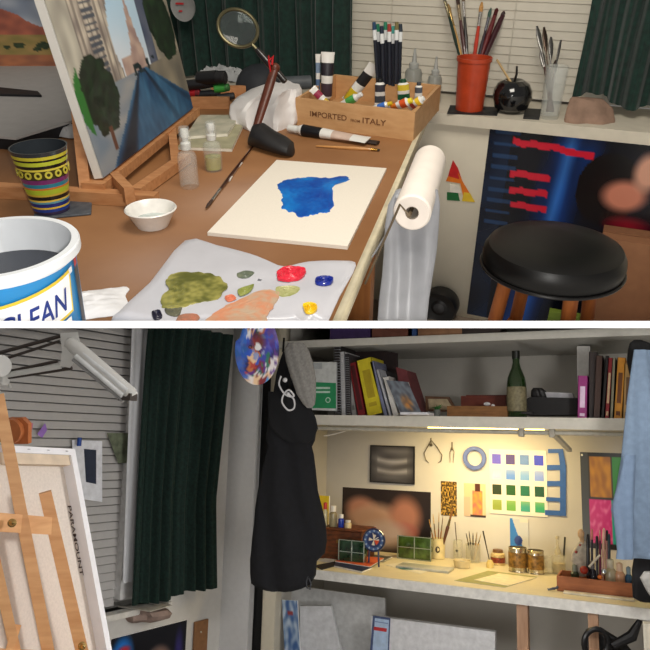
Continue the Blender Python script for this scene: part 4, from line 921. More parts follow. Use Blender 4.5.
# ---- jacket, hat, lanyard
rows=dense([(352,283,291),(360,280,297),(375,276,304),(395,273,309),(410,270,312),(419,269,315),(427,267,317),(440,266,315),(446,268,312),(454,266,314),(470,262,316),(490,258,318),(510,255,323),(524,254,326),(540,252,327),(552,251,325),(560,250,317),(574,250,316),(584,251,310),(588,256,302),(591,266,292)],4)
q=P(mat((11,12,17),.95,var=.2,scale=40,bump=.25)); q.loft(silh(L,rows,3.55,.30,k1=.3,freq=6,seed=2,seg=56)); jk=Thing(L,'jacket','black hooded jacket hanging at the closet opening','jacket',L.d(285,590,3.55)); jk.part(q,'jacket_body')
rows=dense([(392,268,300),(402,268,309),(418,268,316),(428,270,318),(438,280,314),(443,290,308)],3)
q=P(mat((10,11,15),.95,bump=.2)); q.loft(silh(L,rows,3.50,.3,k1=.3,freq=4,seed=7)); jk.part(q,'hood')
q=P(mat((40,42,48),.5)); c=L.d(308,582,3.52); q.tube([c+V((0,0,.03)),c+V((-.01,0,.0)),c+V((-.005,0,-.03)),c+V((.012,0,-.035)),c+V((.018,0,-.005)),c+V((.004,0,.02))],.004,8); jk.part(q,'drawcord','drawcord loop')
q=P(mat((15,15,16),.4,metal=.6)); q.tube([L.d(284,338,3.6),L.d(283,352,3.58)],.006,8); one(L,q,'coat_hook','dark coat hook above the black jacket','hook')
rows=dense([(343,288,304),(350,284,309),(362,286,313),(378,291,316),(395,297,316),(404,303,315),(408,307,312)],4)
q=P(mat((122,120,116),.85,var=.12,scale=90,bump=.3)); q.loft(silh(L,rows,3.46,.4,k1=.15,freq=8,seed=5)); one(L,q,'knit_hat','grey knitted hat hanging over the shoulder of the black jacket','hat')
q=P(mat((190,190,192),.5)); dd=3.40
q.tube(smooth([L.d(*a,dd) for a in ((281,376),(279,384),(283,392),(288,396),(294,396),(289,390),(284,394),(282,402),(288,410),(294,408),(294,400),(289,394))]),.0045,8); q.ball(L.d(285,380,dd),.012); q.ball(L.d(288,394,dd),.010); one(L,q,'lanyard','pale knotted lanyard hanging on the front of the black jacket','lanyard')
# ---- shelf boards
shm=mat((206,202,190),.5,var=.03); xs0,xs1=-2.2,.4
q=P(shm); q.box(((xs0+xs1)/2,(YF+YBK)/2,1.668),(xs1-xs0,YBK-YF,.03)); q.box(((xs0+xs1)/2,YF-.008,1.655),(xs1-xs0,.016,.062)); one(L,q,'shelf','long cream closet shelf carrying the books and the green bottle','shelf')
ZT=2.145
q=P(mat((190,188,180),.5,var=.03)); q.box(((xs0+xs1)/2,(YF+YBK)/2,ZT),(xs1-xs0,YBK-YF,.03)); q.box(((xs0+xs1)/2,YF-.008,ZT-.005),(xs1-xs0,.016,.045)); one(L,q,'shelf','upper closet shelf above the books, cut by the divider','shelf')
rd=Thing(L,'closet_rod','cream closet rod with brackets under the long shelf','rod',(-1,YF+.03,1.6))
q=P(mat((175,172,160),.4)); q.tube([(xs0,YF+.05,1.605),(xs1-.01,YF+.05,1.605)],.013,16); rd.part(q,'rod')
for x in (F(520,430).x,F(551,430).x): 
    q=P(mat((165,160,148),.4)); q.box((x,YF+.05,1.615),(.03,.05,.07),bev=.005); q.tube([(x,YF+.05,1.59),(x,YF+.09,1.59)],.012,10); rd.part(q,'bracket')
a=F(551,440,YF+.06); q=P(mat((180,176,164),.5)); q.prism([(a.x-.01,YF+.06,1.60),(a.x+.02,YF+.06,1.60),(a.x+.075,YF+.4,1.50),(a.x+.05,YF+.4,1.50)],(0,0,.02)); rd.part(q,'brace')
# light fixture
x0,x1=L.pl(425,432,(0,4.28,0),(0,1,0)).x, L.pl(548,432,(0,4.28,0),(0,1,0)).x
lf_=Thing(L,'shelf_light','lit fluorescent strip light under the closet shelf','light',((x0+x1)/2,4.28,1.65))
q=P(mat((225,222,210),.4)); q.box(((x0+x1)/2,4.28,1.642),(x1-x0,.07,.02)); lf_.part(q,'light_housing')
q=P(mat((255,235,180),.4,emit=(255,214,120),es=7,var=0)); q.tube([(x0+.02,4.28,1.618),(x1-.02,4.28,1.618)],.012,12); lf_.part(q,'light_tube')
q=P(mat((215,210,200),.5)); pts=[L.pl(px,py,(0,4.0,0),(0,1,0)) for px,py in ((324,436),(335,434),(345,431),(357,424),(365,425),(425,429))]; q.tube(pts,.004,8); one(L,q,'power_cord','white cord looping under the left end of the shelf','cord')
# ---- desk
dk=Thing(L,'desk_worktop','long cream worktop filling the closet alcove','worktop',(-1,YF,ZD-.04))
q=P(mat((224,212,176),.4,var=.03,scale=10)); q.box(((xs0+xs1)/2,(YF+YBK)/2,ZD-.015),(xs1-xs0,YBK-YF,.03)); dk.part(q,'worktop')
q=P(mat((214,212,206),.5)); q.box(((xs0+xs1)/2,YF-.010,ZD-.026),(xs1-xs0,.02,.054)); dk.part(q,'front_edge','white front edge')
for pxl,pxr,pyt in ((517,528,604),(588,598,612)):
    a=F(pxl,pyt,YF+.03);b=F(pxr,pyt,YF+.03); q=P(wood((176,140,112),(150,112,84),(12,12,1))); q.box(((a.x+b.x)/2,YF+.04,(ZD-.05)/2),(b.x-a.x,.06,ZD-.05)); one(L,q,'wooden_post','slim wooden post under the worktop, %s'%('near its middle' if pxl<550 else 'near its right end'),'post',group=None)
a=F(641,610,YF-.05); q=P(mat((206,200,184),.5)); q.box((a.x+.03,YF-.05,.35),(.05,.05,.70)); q.box((a.x+.012,YF-.08,.35),(.012,.01,.70)); one(L,q,'white_post','cream post at the far right below the worktop','post')
# boards below desk
def fbox(pts,y,th,m_,name,label,cat,lean=0,k2=None):
    q=P(m_); q.prism([F(a,b,y) for a,b in pts],(0,th,0)); return one(L,q,name,label,cat)
fbox([(282,584),(385,598),(385,700),(282,700)],YF+.34,.02,mat((205,206,206),.5),'white_board','white board leaning under the left end of the worktop','board')
fbox([(300,606),(331,606),(352,700),(300,700)],YF+.18,.02,mat((212,214,218),.5),'white_board','smaller white board behind the blue edged magazine','board')
q=P(colmat(.4)); a,b,c_=F(282,600,YF+.1),F(293,600,YF+.1),F(287,700,YF+.1)
q.pic(a,b-a+V((.03,0,0)),c_-a,lambda u,v:mix((60,95,150),(185,200,215),.5+1.2*nz(u*4,v*10)) if not(.3<u<.7 and .1<v<.16) else (150,60,60),20,50); q.uvw(a+V((0,.003,0)),b-a+V((.03,0,0)),(0,.006,0),c_-a); one(L,q,'magazine','blue and white magazine standing on end under the worktop','magazine')
q=P(mat((216,217,220),.5),mat((70,90,140),.5),mat((170,195,225),.5),mat((190,50,55),.5)); y=YF+.12
fl=Thing(L,'flat_box','large flat white carton with a blue bordered label under the worktop','box',F(430,660,y))
q=P(mat((214,215,218),.5)); q.prism([F(a,b,y) for a,b in ((371,616),(495,632),(495,720),(371,720))],(0,.04,0)); fl.part(q,'carton')
q=P(mat((70,85,125),.5),mat((175,198,225),.5),mat((190,50,55),.5),mat((120,140,180),.5)); 
def lb_(pts,k,o): q.prism([F(a,b,y-.001-o) for a,b in pts],(0,-.0006,0),k=k)
lb_([(373,615.5),(390.5,618),(387,700),(366,700)],0,0); lb_([(375,618),(389,620),(385.5,700),(368.5,700)],1,.001); lb_([(374,626.5),(387,628.5),(386.5,632),(373.5,630)],2,.002); lb_([(375,621),(388,623),(388,624),(375,622)],3,.002)
fl.part(q,'label','blue bordered label with red band')
# dark bag lower right
rows=dense([(627,590,600),(630,586,606),(636,585,616),(642,584,625),(650,583,632),(665,583,636),(690,585,636),(720,590,630)],4)
q=P(mat((18,18,20),.5,var=.1)); q.loft(silh(L,rows,3.5,.5,k1=.2,seed=9)); bg=Thing(L,'bag','black bag with loop handle under the right end of the worktop','bag',L.d(610,700,3.5)); bg.part(q,'bag_body')
q=P(mat((24,24,26),.35)); pts=[L.d(596+12*math.cos(t),643+14*math.sin(t)*-1,3.38) for t in [k*.25 for k in range(26)]]; q.tube(pts,.014,10); q.tube([L.d(612,646,3.38),L.d(632,636,3.38),L.d(640,620,3.38)],[.02,.028,.012],10); bg.part(q,'loop_handle')
# ================================================================ ON THE CLOSET SHELF
ZSH=1.684
def sh_(px,py): return L.z(px,py,ZSH)
def book(pts_top,base,xl,xr,ytop,yb,lean,depth,colour,label,name='book',y=YF+.08,pages=True,spine=None,grp=None,lines=None,back=None):
    """book standing with its spine to the room: pixel columns at its foot, row of its top; lean in pixels at the top"""
    a=F(xl,yb,y);b=F(xr,yb,y);t=F(xl+lean,ytop,y); z0=ZSH+.0005; h=t.z-z0; w=b.x-a.x; lx=t.x-a.x
    ln=math.hypot(h,lx); upv=V((lx,0,h)); ac=V((h,0,-lx))/ln*w
    T_=Thing(L,name,label,'book',(a.x,y,z0),grp)
    o=V((a.x,y,z0+max(0,(lx/ln)*w)))
    q=P(mat(colour,.45,var=.08,scale=20)); cth=min(.003,w*.2)
    q.uvw(o,upv,ac,(0,.003,0)); q.uvw(o,upv,ac/w*cth,(0,depth,0)); q.uvw(o+ac-ac/w*cth,upv,ac/w*cth,(0,depth,0)); T_.part(q,'cover')
    q=P(mat((222,214,198),.8,var=.06,scale=80)); q.uvw(o+ac/w*cth+upv*.015+V((0,.003,0)),upv*.97,ac/w*(w-2*cth),(0,depth-.006,0)); T_.part(q,'pages')
    if spine:
        q=P(mat(spine,.5)); 
        for f0,f1 in (lines or ((.55,.85),(.1,.18))): q.uvw(o+upv*f0+ac*.25-V((0,.0006,0)),upv*(f1-f0),ac*.5,(0,.0006,0))
        T_.part(q,'spine_print')
    return T_,o,upv,ac
# spiral pads
def spiral(xl,xr,ytop,yb,lean,colour,label,y,coil=True):
    T_,o,upv,ac=book(None,None,xl,xr,ytop,yb,lean,.26,colour,label,name='spiral_pad',y=y)
    q=P(mat((170,172,178),.3,metal=.6)); n=26
    for k in range(n):
        c=o+upv*(.03+.94*k/n)+ac*.5; pts=[c+V((math.cos(t)*ac.length*.62,math.sin(t)*.008-.003,.002*t/6)) for t in [j*.9 for j in range(8)]]
        q.tube(pts,.0014,5)
    T_.part(q,'wire_coil','metal wire coil')
spiral(335,341,340,413,-1,(40,36,36),'tallest black spiral sketch pad, leftmost on the long shelf',YF+.05)
spiral(341.5,346,352,414,-1.5,(190,190,192),'pale grey spiral pad second from left on the shelf',YF+.05)
spiral(346.5,350,354,414,-1.5,(60,56,58),'dark spiral pad third from left on the shelf',YF+.05)
# big dark album behind
q=P(mat((46,34,34),.6,var=.15,scale=12)); y=YF+.36; q.prism([F(a,b,y) for a,b in ((338,341),(397,353),(398,405),(344,404))],(0,.02,0)); one(L,q,'album','wide dark brown album standing behind the leaning books','album')
book(0,0,352,357,360,414.5,-8,.24,(150,148,146),'thin grey folder leaning left of the dark red book',spine=(110,108,106))
book(0,0,358,366,364,415,-10,.22,(122,24,30),'dark red book leaning left of the yellow book',spine=(70,18,20),lines=((.1,.95),))
book(0,0,367.5,383,361,415.5,-11,.22,(206,190,40),'thick yellow book leaning on the long shelf',spine=(170,150,30),lines=((.15,.22),(.3,.8)))
book(0,0,384,388,362,416,-14,.22,(120,124,150),'slim grey blue book leaning right of the yellow book')
book(0,0,389,392,370,416,-13,.22,(180,182,190),'slim pale book leaning right of the grey blue one')
book(0,0,393,399,378,416,-10,.20,(215,212,208),'white spined book leaning behind the picture book')
q=P(colmat(.4),mat((225,222,215),.6)); y=YF+.06; a,b,c_,d_=[F(*v_,y) for v_ in ((386,380),(408,382),(418,412),(400,413))]
def pbk(u,v):
    c=(120,130,140); e=((u-.55)/.3)**2+((v-.65)/.3)**2; c=mix(c,(200,130,60),max(0,1-e)); return mix(c,(80,80,90),.3+nz(u*6,v*6))
q.pic(a,b-a,d_-a,pbk,30,40); q.prism([v_+V((0,.001,0)) for v_ in (a,b,c_,d_)],(0,.012,0),k=1); one(L,q,'book','picture covered book leaning with its cover to the room','book')
q=P(mat((110,50,54),.5,var=.1)); y=YF+.12; q.prism([F(a,b,y) for a,b in ((396,367),(406,370),(419,411),(408,413),(399,385))],(0,.2,0)); one(L,q,'book','dusky red book rightmost of the leaning books on the shelf','book')
q=P(mat((36,32,34),.5)); y=YF+.2; q.prism([F(a,b,y) for a,b in ((370,366),(398,374),(400,412),(380,412))],(0,.03,0)); one(L,q,'book','black covered book standing behind the white spined book','book')
a=sh_(407,415); q=P(mat((200,200,205),.6)); q.box(a+V((.05,.03,.008)),(.16,.12,.014)); one(L,q,'paperback','pale book lying flat at the foot of the leaning books','book')
# green and white pad at left
q=P(mat((200,203,202),.5),mat((40,140,90),.5),mat((170,175,178),.5),mat((190,215,200),.5)); y=YF+.03
q.prism([F(a,b,y) for a,b in ((312,362),(336,362),(336,411),(312,410))],(0,.02,0),k=0)
q.prism([F(a,b,y-.001) for a,b in ((312,382),(336,383),(336,408.5),(312,408))],(0,.0009,0),k=1); q.prism([F(a,b,y-.001) for a,b in ((312,363),(322,363),(322,369),(312,369))],(0,.0009,0),k=2)
for r_ in range(2): q.prism([F(a,b,y-.0018) for a,b in ((314,387+r_*4),(330,387+r_*4),(330,389+r_*4),(314,389+r_*4))],(0,.0008,0),k=3)
q.lathe(F(328,400,y-.001),[(.018,0),(.018,.0008),(.012,.0008)],20,ax=(0,-1,0),k=3); one(L,q,'drawing_pad','white and green drawing pad behind the grey hat on the shelf','pad')
# small plant box / frames
bx2=Thing(L,'picture_frame','small brown framed picture lying back on the shelf beside the plant','frame',sh_(430,412))
y=YF+.2; q=P(mat((96,66,44),.5)); q.prism([F(a,b,y) for a,b in ((425,396),(449,397),(458,412),(426,411))],(0,.02,0)); bx2.part(q,'frame'); q=P(mat((176,160,130),.6,var=.15)); q.prism([F(a,b,y-.001) for a,b in ((428,399),(447,399),(454,410),(429,409))],(0,.0009,0)); bx2.part(q,'picture')
c=F(437,412,YF+.12); c.z=ZSH; pl_=Thing(L,'potted_plant','tiny green plant in a glass on the long shelf','plant',c)
q=P(mat((170,175,170),.1,trans=.6,var=.02)); q.lathe(c,[(0,0),(.018,0),(.022,.045),(.019,.045),(.015,.004)],18); pl_.part(q,'glass_pot')
q=P(mat((50,110,50),.6,var=.2)); 
for k in range(9):
    t=k*.7; t0=c+UP*.03; q.tube([t0,t0+V((math.cos(t)*.02,math.sin(t)*.015,.03)),t0+V((math.cos(t)*.045,math.sin(t)*.03,.035+.015*math.sin(k)))],[.003,.006,.001],6,flat=.3)
pl_.part(q,'leaves')
def opentray(pxl,pxr,pyt,pyb,y,dy,c,c2,name,label,cat='box'):
    a=F(pxl,pyb,y);b=F(pxr,pyb,y);z1=F(pxl,pyt,y).z; w=b.x-a.x;h=z1-ZSH; t=Thing(L,name,label,cat,(a.x,y,ZSH)); m_=wood(c,c2,(2,10,10)); e=.008
    q=P(m_); q.uvw((a.x,y,ZSH+.0005),(w,0,0),(0,e,0),(0,0,h)); t.part(q,'front_panel'); q=P(m_); q.uvw((a.x,y+dy-e,ZSH+.0005),(w,0,0),(0,e,0),(0,0,h*1.1)); t.part(q,'back_panel')
    for x in (a.x,b.x-e): q=P(m_); q.uvw((x,y+e,ZSH+.0005),(e,0,0),(0,dy-2*e,0),(0,0,h)); t.part(q,'side_panel')
    q=P(m_); q.uvw((a.x+e,y+e,ZSH+.0005),(w-2*e,0,0),(0,dy-2*e,0),(0,0,.006)); t.part(q,'bottom_panel'); return t
opentray(447,512,406,415,YF+.10,.16,(150,104,58),(120,80,42),'wooden_tray','low light brown wooden tray left of the green bottle')
opentray(461,506,396,410,YF+.29,.14,(118,50,32),(96,38,26),'wooden_box','reddish brown wooden box behind the low tray')
q=P(mat((225,225,225),.6)); q.ball(F(487,404,YF+.17),.016,sc_=(1.3,.8,.7)); q.ball(F(493,406,YF+.17),.012); one(L,q,'paper_scrap','small white crumpled scrap in the low wooden tray','paper')
# bottle
c=F(517,412,YF+.12); c.z=ZSH; hb2=L.zat(c,351)-c.z; r=L.m(c,9.5)
bt=Thing(L,'wine_bottle','green wine bottle with pale label on the long shelf','bottle',c)
q=P(mat((36,62,26),.08,trans=.35,var=.05,coat=.5)); q.lathe(c,[(0,0.004),(r*.9,0),(r,.01),(r,hb2*.5),(r*.9,hb2*.6),(r*.5,hb2*.74),(r*.36,hb2*.82),(r*.36,hb2*.95),(0,hb2*.95)],32); bt.part(q,'bottle_glass')
q=P(mat((20,24,18),.4)); q.lathe(c,[(r*.4,hb2*.88),(r*.42,hb2*1.0),(0,hb2*1.0)],20); bt.part(q,'cap')
q=P(mat((124,116,88),.6,var=.2,scale=60)); q.lathe(c,[(r*1.01,hb2*.10),(r*1.02,hb2*.12),(r*1.02,hb2*.44),(r*1.01,hb2*.46)],32); bt.part(q,'label','pale paper label')
# black boxy things
q=P(mat((22,20,22),.6,var=.1)); y=YF+.2; q.prism([F(a,b,y) for a,b in ((524,400),(530,397),(577,398),(577,415),(526,415))],(0,.16,0)); bb=Thing(L,'black_case','black case with rounded object on top, right of the green bottle','case',F(550,415,y)); bb.part(q,'case_body')
q=P(mat((26,24,25),.5)); q.loft(silh(L,dense([(388,533,542),(391,531,546),(396,531,548),(399,532,547)],3),L.dep(F(540,395,y+.05)),.6)); bb.part(q,'round_lid')
q=P(mat((175,175,180),.5)); q.prism([F(a,b,y+.03) for a,b in ((545,392),(572,393),(574,398),(547,398))],(0,.1,0)); one(L,q,'paper_stack','pale papers lying on the black case','paper')
q=P(mat((30,26,28),.4)); a=F(519,402,YF+.1); q.tube([F(518,396,YF+.12),F(524,404,YF+.12),F(528,411,YF+.12)],[.004,.006,.004],8); q.box(F(524,413,YF+.1),(.10,.05,.012)); one(L,q,'stapler','small black stapler in front of the green bottle','stapler')
# books at right
R_=[(577,587,376,415,1,(150,38,120),(225,200,225),'magenta spined book, leftmost of the right-hand row',YF+.06),
 (588.5,597,352,415.5,.5,(40,26,24),None,'tall very dark brown book beside the magenta one',YF+.08),
 (593,600,356,416,3,(66,38,26),None,'tall brown book third from left in the right-hand row',YF+.05),
 (600.5,604,356,416,5,(34,26,26),None,'slim black book right of the tall brown one',YF+.07),
 (604.5,609,358,416,4,(150,24,34),(220,190,150),'bright red spined book in the right-hand row',YF+.05),
 (609.5,613,358,416.5,3,(150,146,122),None,'thin beige book right of the red one',YF+.05),
 (613.5,622,358,417,4,(222,150,40),(120,70,30),'orange yellow book in the right-hand row',YF+.05),
 (622.5,632,364,417,2,(190,150,90),(110,80,50),'tan patterned book, rightmost beside the black hat',YF+.05)]
for xl,xr,yt,yb,ln_,c,s_,lab,y in R_: book(0,0,xl,xr,yt,yb,ln_,.2,c,lab,y=y,spine=s_,lines=((.25,.75),(.05,.12)))
q=P(mat((196,194,190),.5)); y=YF+.34; q.prism([F(a,b,y) for a,b in ((577,346),(590,346),(590,410),(577,410))],(0,.1,0)); one(L,q,'white_box','tall narrow white box behind the magenta book','box')
rows=dense([(340,634,642),(343,630,650),(350,628,655),(362,627,660),(372,629,660),(385,632,650),(400,634,648),(414,633,646)],3)
q=P(mat((16,16,18),.85,var=.1)); q.loft(silh(L,rows,3.25,.4,k1=.1)); one(L,q,'hat','black hat hanging above the blue shirt at far right','hat')
# ---- things on the upper shelf
for xl,xr,yt,yb,c,lab in ((330,370,322,334,(60,40,90),'dark purple box at the left of the upper shelf'),(372,412,322,334,(110,64,50),'reddish brown box on the upper shelf'),(418,462,324,333,(150,110,80),'tan box near the middle of the upper shelf'),(408,416,326,334,(40,70,120),'small blue box on the upper shelf'),(462,500,326,331,(60,50,48),'dark brown box on the right of the upper shelf')):
    a=F(xl,yb,YF+.05);b=F(xr,yb,YF+.05); q=P(mat(c,.6,var=.1)); q.uvw((a.x,YF+.05,ZT+.0155),(b.x-a.x,0,0),(0,.2,0),(0,0,.09)); one(L,q,'storage_box',lab,'box')
# ================================================================ ON THE ALCOVE WALL
def wallpic(x0,y0,x1,y1,fn,name,label,cat,frame=None,th=.012,fw=.008,nx=50,ny=40,gloss=.3):
    a=K(x0,y0);b=K(x1,y1); w=b.x-a.x;h=a.z-K(x0,y1).z
    t=Thing(L,name,label,cat,(a.x,YBK,a.z-h)); y=YBK-th
    q=P(colmat(gloss)); q.pic((a.x+fw*(frame is not None),y-.0004,a.z-fw*(frame is not None)),(w-2*fw*(frame is not None),0,0),(0,0,-h+2*fw*(frame is not None)),fn,nx,ny); t.part(q,'picture_surface')
    q=P(mat(frame or (225,222,212),.4)); q.uvw((a.x,y,a.z-h),(w,0,0),(0,th-.001,0),(0,0,h))
    if frame: 
        for o_,u_,v_ in (((a.x,y-.004,a.z-h),(w,0,0),(0,0,fw)),((a.x,y-.004,a.z-fw),(w,0,0),(0,0,fw)),((a.x,y-.004,a.z-h+fw),(fw,0,0),(0,0,h-2*fw)),((b.x-fw,y-.004,a.z-h+fw),(fw,0,0),(0,0,h-2*fw))): q.uvw(o_,u_,(0,.0045,0),v_)
    t.part(q,'frame' if frame else 'backing'); return t
def g1(u,v):
    c=mix((60,58,60),(120,118,120),.5+.6*nz(u*2.2,v*5,2)); 
    for yy in (.33,.62): c=mix(c,(190,188,190),max(0,1-abs(v-yy-.1*math.sin(u*3))*9)*(.7 if .15<u<.85 else .2))
    return mix(c,(50,48,50),max(0,(abs(u-.5)-.35)*4)+max(0,(abs(v-.5)-.36)*4))
wallpic(371,445,415,482,g1,'framed_photo','black framed grey photograph, uppermost picture on the alcove wall','picture',frame=(30,28,28))
def g2(u,v):
    c=mix((38,26,24),(26,18,18),v)
    for a,b,ra,rb_,col in ((.22,.33,.2,.22,(185,130,105)),(.42,.5,.26,.3,(205,165,140)),(.72,.42,.2,.36,(185,125,100)),(.72,.65,.16,.16,(180,105,92)),(.3,.5,.28,.2,(190,150,125)),(.5,.72,.3,.25,(190,165,150))):
        e=((u-a)/ra)**2+((v-b)/rb_)**2; c=mix(c,col,max(0,1.25-e))
    return c
wallpic(343,487,431,548,g2,'portrait_poster','wide dark poster with soft flesh-toned blur above the clock','picture',gloss=.5,nx=70,ny=50,th=.004)
wallpic(441,481,457,515,lambda u,v:mix((40,28,14),(225,180,80),.45+1.3*nz(u*12,v*20,1)),'postcard','brown and gold speckled postcard left of the pink figure card','postcard',th=.003)
def g3(u,v):
    c=(228,205,160)
    if .38<u<.85 and v>.22: c=mix((215,120,100),(225,170,70),.5+nz(u*6,v*7)) 
    if .5<u<.75 and v<.25: c=(90,50,35)
    if v>.93: c=(70,50,40)
    if u<.3 and v>.4: c=(215,190,160)
    return c
wallpic(464,483,486,516,g3,'postcard','small card with a pink and yellow figure, left of the swatches','postcard',th=.003)
# swatch sheet
SW=[[(98,88,205),(78,62,128),(100,135,190),(58,72,205)],[(185,185,225),(95,140,215),(120,165,215),(130,155,225)],[(45,62,28),(38,92,32),(30,112,78),(22,80,48)],[(150,165,60),(110,170,70),(60,160,140),(50,165,110)]]
a=K(489,449);b=K(548,516); w=b.x-a.x;h=a.z-K(489,513).z
t=Thing(L,'colour_chart','white sheet of sixteen blue and green paint swatches on the wall','chart',(a.x,YBK,a.z-h)); q=P(mat((238,232,214),.6,var=.01)); q.uvw((a.x,YBK-.006,a.z-h),(w,0,0),(0,.005,0),(0,0,h)); t.part(q,'sheet')
for i in range(4):
    for j in range(4):
        c0=SW[i][j]; q=P(colmat(.5)); q.pic((a.x+w*(.055+.245*j),YBK-.0068,a.z-h*(.075+.237*i)),(w*.16,0,0),(0,0,-h*.155),(lambda c0,i:(lambda u,v:mix(c0,(185,190,205) if i==1 else ((20,20,30) if i<3 else (170,190,110)),(max(0,.6-v) if i in(1,3) else .0)+.15*abs(nz(u*4,v*4,j)))))(c0,i),8,8); t.part(q,'swatch')
bl=mat((52,98,170),.5)
def tapes(pts,lab):
    q=P(bl); q.prism([K(x,y,.008) for x,y in pts],(0,.0012,0)); one(L,q,'masking_tape',lab,'tape')
tapes([(548,449),(563,449),(563,453),(548,453)],'short blue tape strip, topmost beside the swatch sheet'); tapes([(547,465),(566,465),(566,470),(547,470)],'short blue tape strip, second from top beside the swatches')
tapes([(547,481),(566,481),(566,486),(547,486)],'short blue tape strip, third from top beside the swatches'); tapes([(546,497),(565,498),(565,502),(546,501)],'short blue tape strip, fourth from top beside the swatches')
tapes([(545,510),(566,511),(566,516),(545,515)],'short blue tape strip, lowest beside the swatches')
q=P(bl); q.prism([K(x,y,.0095) for x,y in ((558,450),(563,450),(566,466),(566,516),(560,516),(560,466))],(0,.0012,0)); one(L,q,'masking_tape','long upright blue tape strip crossing the five short ones','tape')
# calipers
steel=mat((92,84,70),.35,metal=.6)
def cal(pts1,pts2,c,r,lab,nm='caliper'):
    q=P(steel); o=.012
    for pts in (pts1,pts2): q.tube([K(x,y,o) for x,y in pts],[r*.6]+[r]*(len(pts)-2)+[r*.4],8,flat=.7)
    q.lathe(K(*c,o+.001),[(r*2.2,-.005),(r*2.2,.005),(0,.006)],12,ax=(0,-1,0)); q.tube([K(c[0],c[1]-7,.01),K(c[0],c[1],.01)],.004,8); one(L,q,nm,lab,'caliper')
cal([(431,440),(428,446),(424,453),(426,460),(429,463)],[(431,440),(437,447),(442,455),(441,461),(438,463)],(431,445),.0048,'open bow calipers hanging on the wall under the strip light')
cal([(452,446),(450,452),(450,463)],[(452,446),(454,452),(453,463)],(452,449),.004,'closed dividers hanging right of the open calipers','dividers')
c=K(475,458,.002); rr=L.m(c,11.5); q=P(mat((95,112,170),.4),mat((200,195,185),.6)); q.lathe(c,[(rr*.66,0),(rr,0),(rr,.024),(rr*.97,.026),(rr*.68,.026),(rr*.66,.024),(rr*.66,0)],40,ax=(0,-1,0)); one(L,q,'tape_roll','roll of pale blue tape hanging left of the swatches','tape roll')
# four colour poster
def g4(u,v):
    if u<.12: return (62,66,70)
    if v>.94 or v<.05: return (30,32,34)
    if v<.475: 
        c=(190,135,45) if u<.48 else (50,130,60)
        if u<.48: c=mix(c,(150,100,45),.5+1.1*nz(u*13,v*9)) 
        if u<.14 or abs(u-.48)<.012: c=(60,50,40)
        return c
    if v<.50: return (45,45,50)
    c=(195,40,125) if u<.46 else (40,160,155)
    if u<.46: c=mix(c,(225,130,180),max(0,1.4*nz(u*18,v*14,3)))
    if u>.60 and v>.9: c=(40,60,60)
    return c
wallpic(580,452,650,547,g4,'art_poster','poster of four bright colour panels partly behind the blue shirt','poster',th=.004,nx=80,ny=80)
q=P(mat((240,240,235),.4)); q.ball(K(582,455,.007),.007); one(L,q,'push_pin','white push pin at the poster\'s top left corner','pin')
# yellow sign at left
def g5(u,v):
    c=(235,205,40)
    if u<.45 and v<.3: c=(110,150,50)
    if u<.45 and .3<v<.55: c=(205,50,35)
    return c
a=L.pl(322,475,(0,4.45,0),(0,1,0));b=L.pl(331,475,(0,4.3,0),(0,1,0)); h=a.z-L.pl(315,518,(0,4.3,0),(0,1,0)).z
# ================================================================ ON THE WORKTOP
def D(px,py): return L.z(px,py,ZD+.0008)
# chest at left
YC=min(D(345,561).y,YBK-.27); c0=F(316,560,YC); c1=F(361,560,YC); z1=F(340,529,YC).z
ch_=Thing(L,'wooden_chest','small dark brown wooden chest at the left of the worktop','chest',(c0.x,YC,ZD)); dw=wood((120,62,28),(66,36,18),(3,3,10))
q=P(dw); q.box(((c0.x+c1.x)/2,YC+.12,(ZD+z1)/2-.006),(c1.x-c0.x,.24,z1-ZD-.014),bev=.004); ch_.part(q,'chest_body'); q=P(dw); q.box(((c0.x+c1.x)/2,YC+.12,z1-.004),(c1.x-c0.x+.016,.26,.012),bev=.003); ch_.part(q,'lid')
q=P(mat((150,120,60),.3,metal=.8)); q.box(((c0.x+c1.x)/2,YC-.003,(z1+ZD)/2+.02),(.025,.006,.02)); ch_.part(q,'latch','brass latch')
q=P(colmat(.4)); q.pic((a.x-.05,YC+.13,z1+.195),(.14,0,0),(0,0,-.19),g5,30,40); q.uvw((a.x-.05,YC+.1305,z1+.004),(.14,0,0),(0,.012,0),(0,0,.191)); one(L,q,'yellow_book','yellow card with green and red corner standing on the chest','book')
for px,w,yt,yb,c,cc,lab in ((333,8,505,524,(150,140,110),(225,222,215),'glass jar with white lid standing on the wooden chest'),(341,6,514,527,(30,60,170),(225,225,225),'small blue bottle with white cap on the wooden chest'),(348,7,520,527,(225,205,160),(230,225,215),'low cream pot at the right of the wooden chest'),(325,5,502,520,(215,205,160),(190,60,50),'slim pale bottle with red cap at the chest\'s left')):
    c3=L.pl(px,yb,(0,YC+.06,0),(0,1,0)); c3.z=z1+.003; h=max(.02,L.zat(c3,yt)-c3.z); r=L.m(c3,w/2); t=Thing(L,'small_bottle',lab,'bottle',c3)
    q=P(mat(c,.2,coat=.3)); q.lathe(c3,[(0,0),(r*.95,0),(r,.003),(r,h*.6),(r*.6,h*.68),(r*.6,h*.72),(0,h*.72)],18); t.part(q,'bottle_body'); q=P(mat(cc,.4)); q.lathe(c3+UP*h*.7,[(r*.75,0),(r*.75,h*.27),(0,h*.3)],16); t.part(q,'cap')
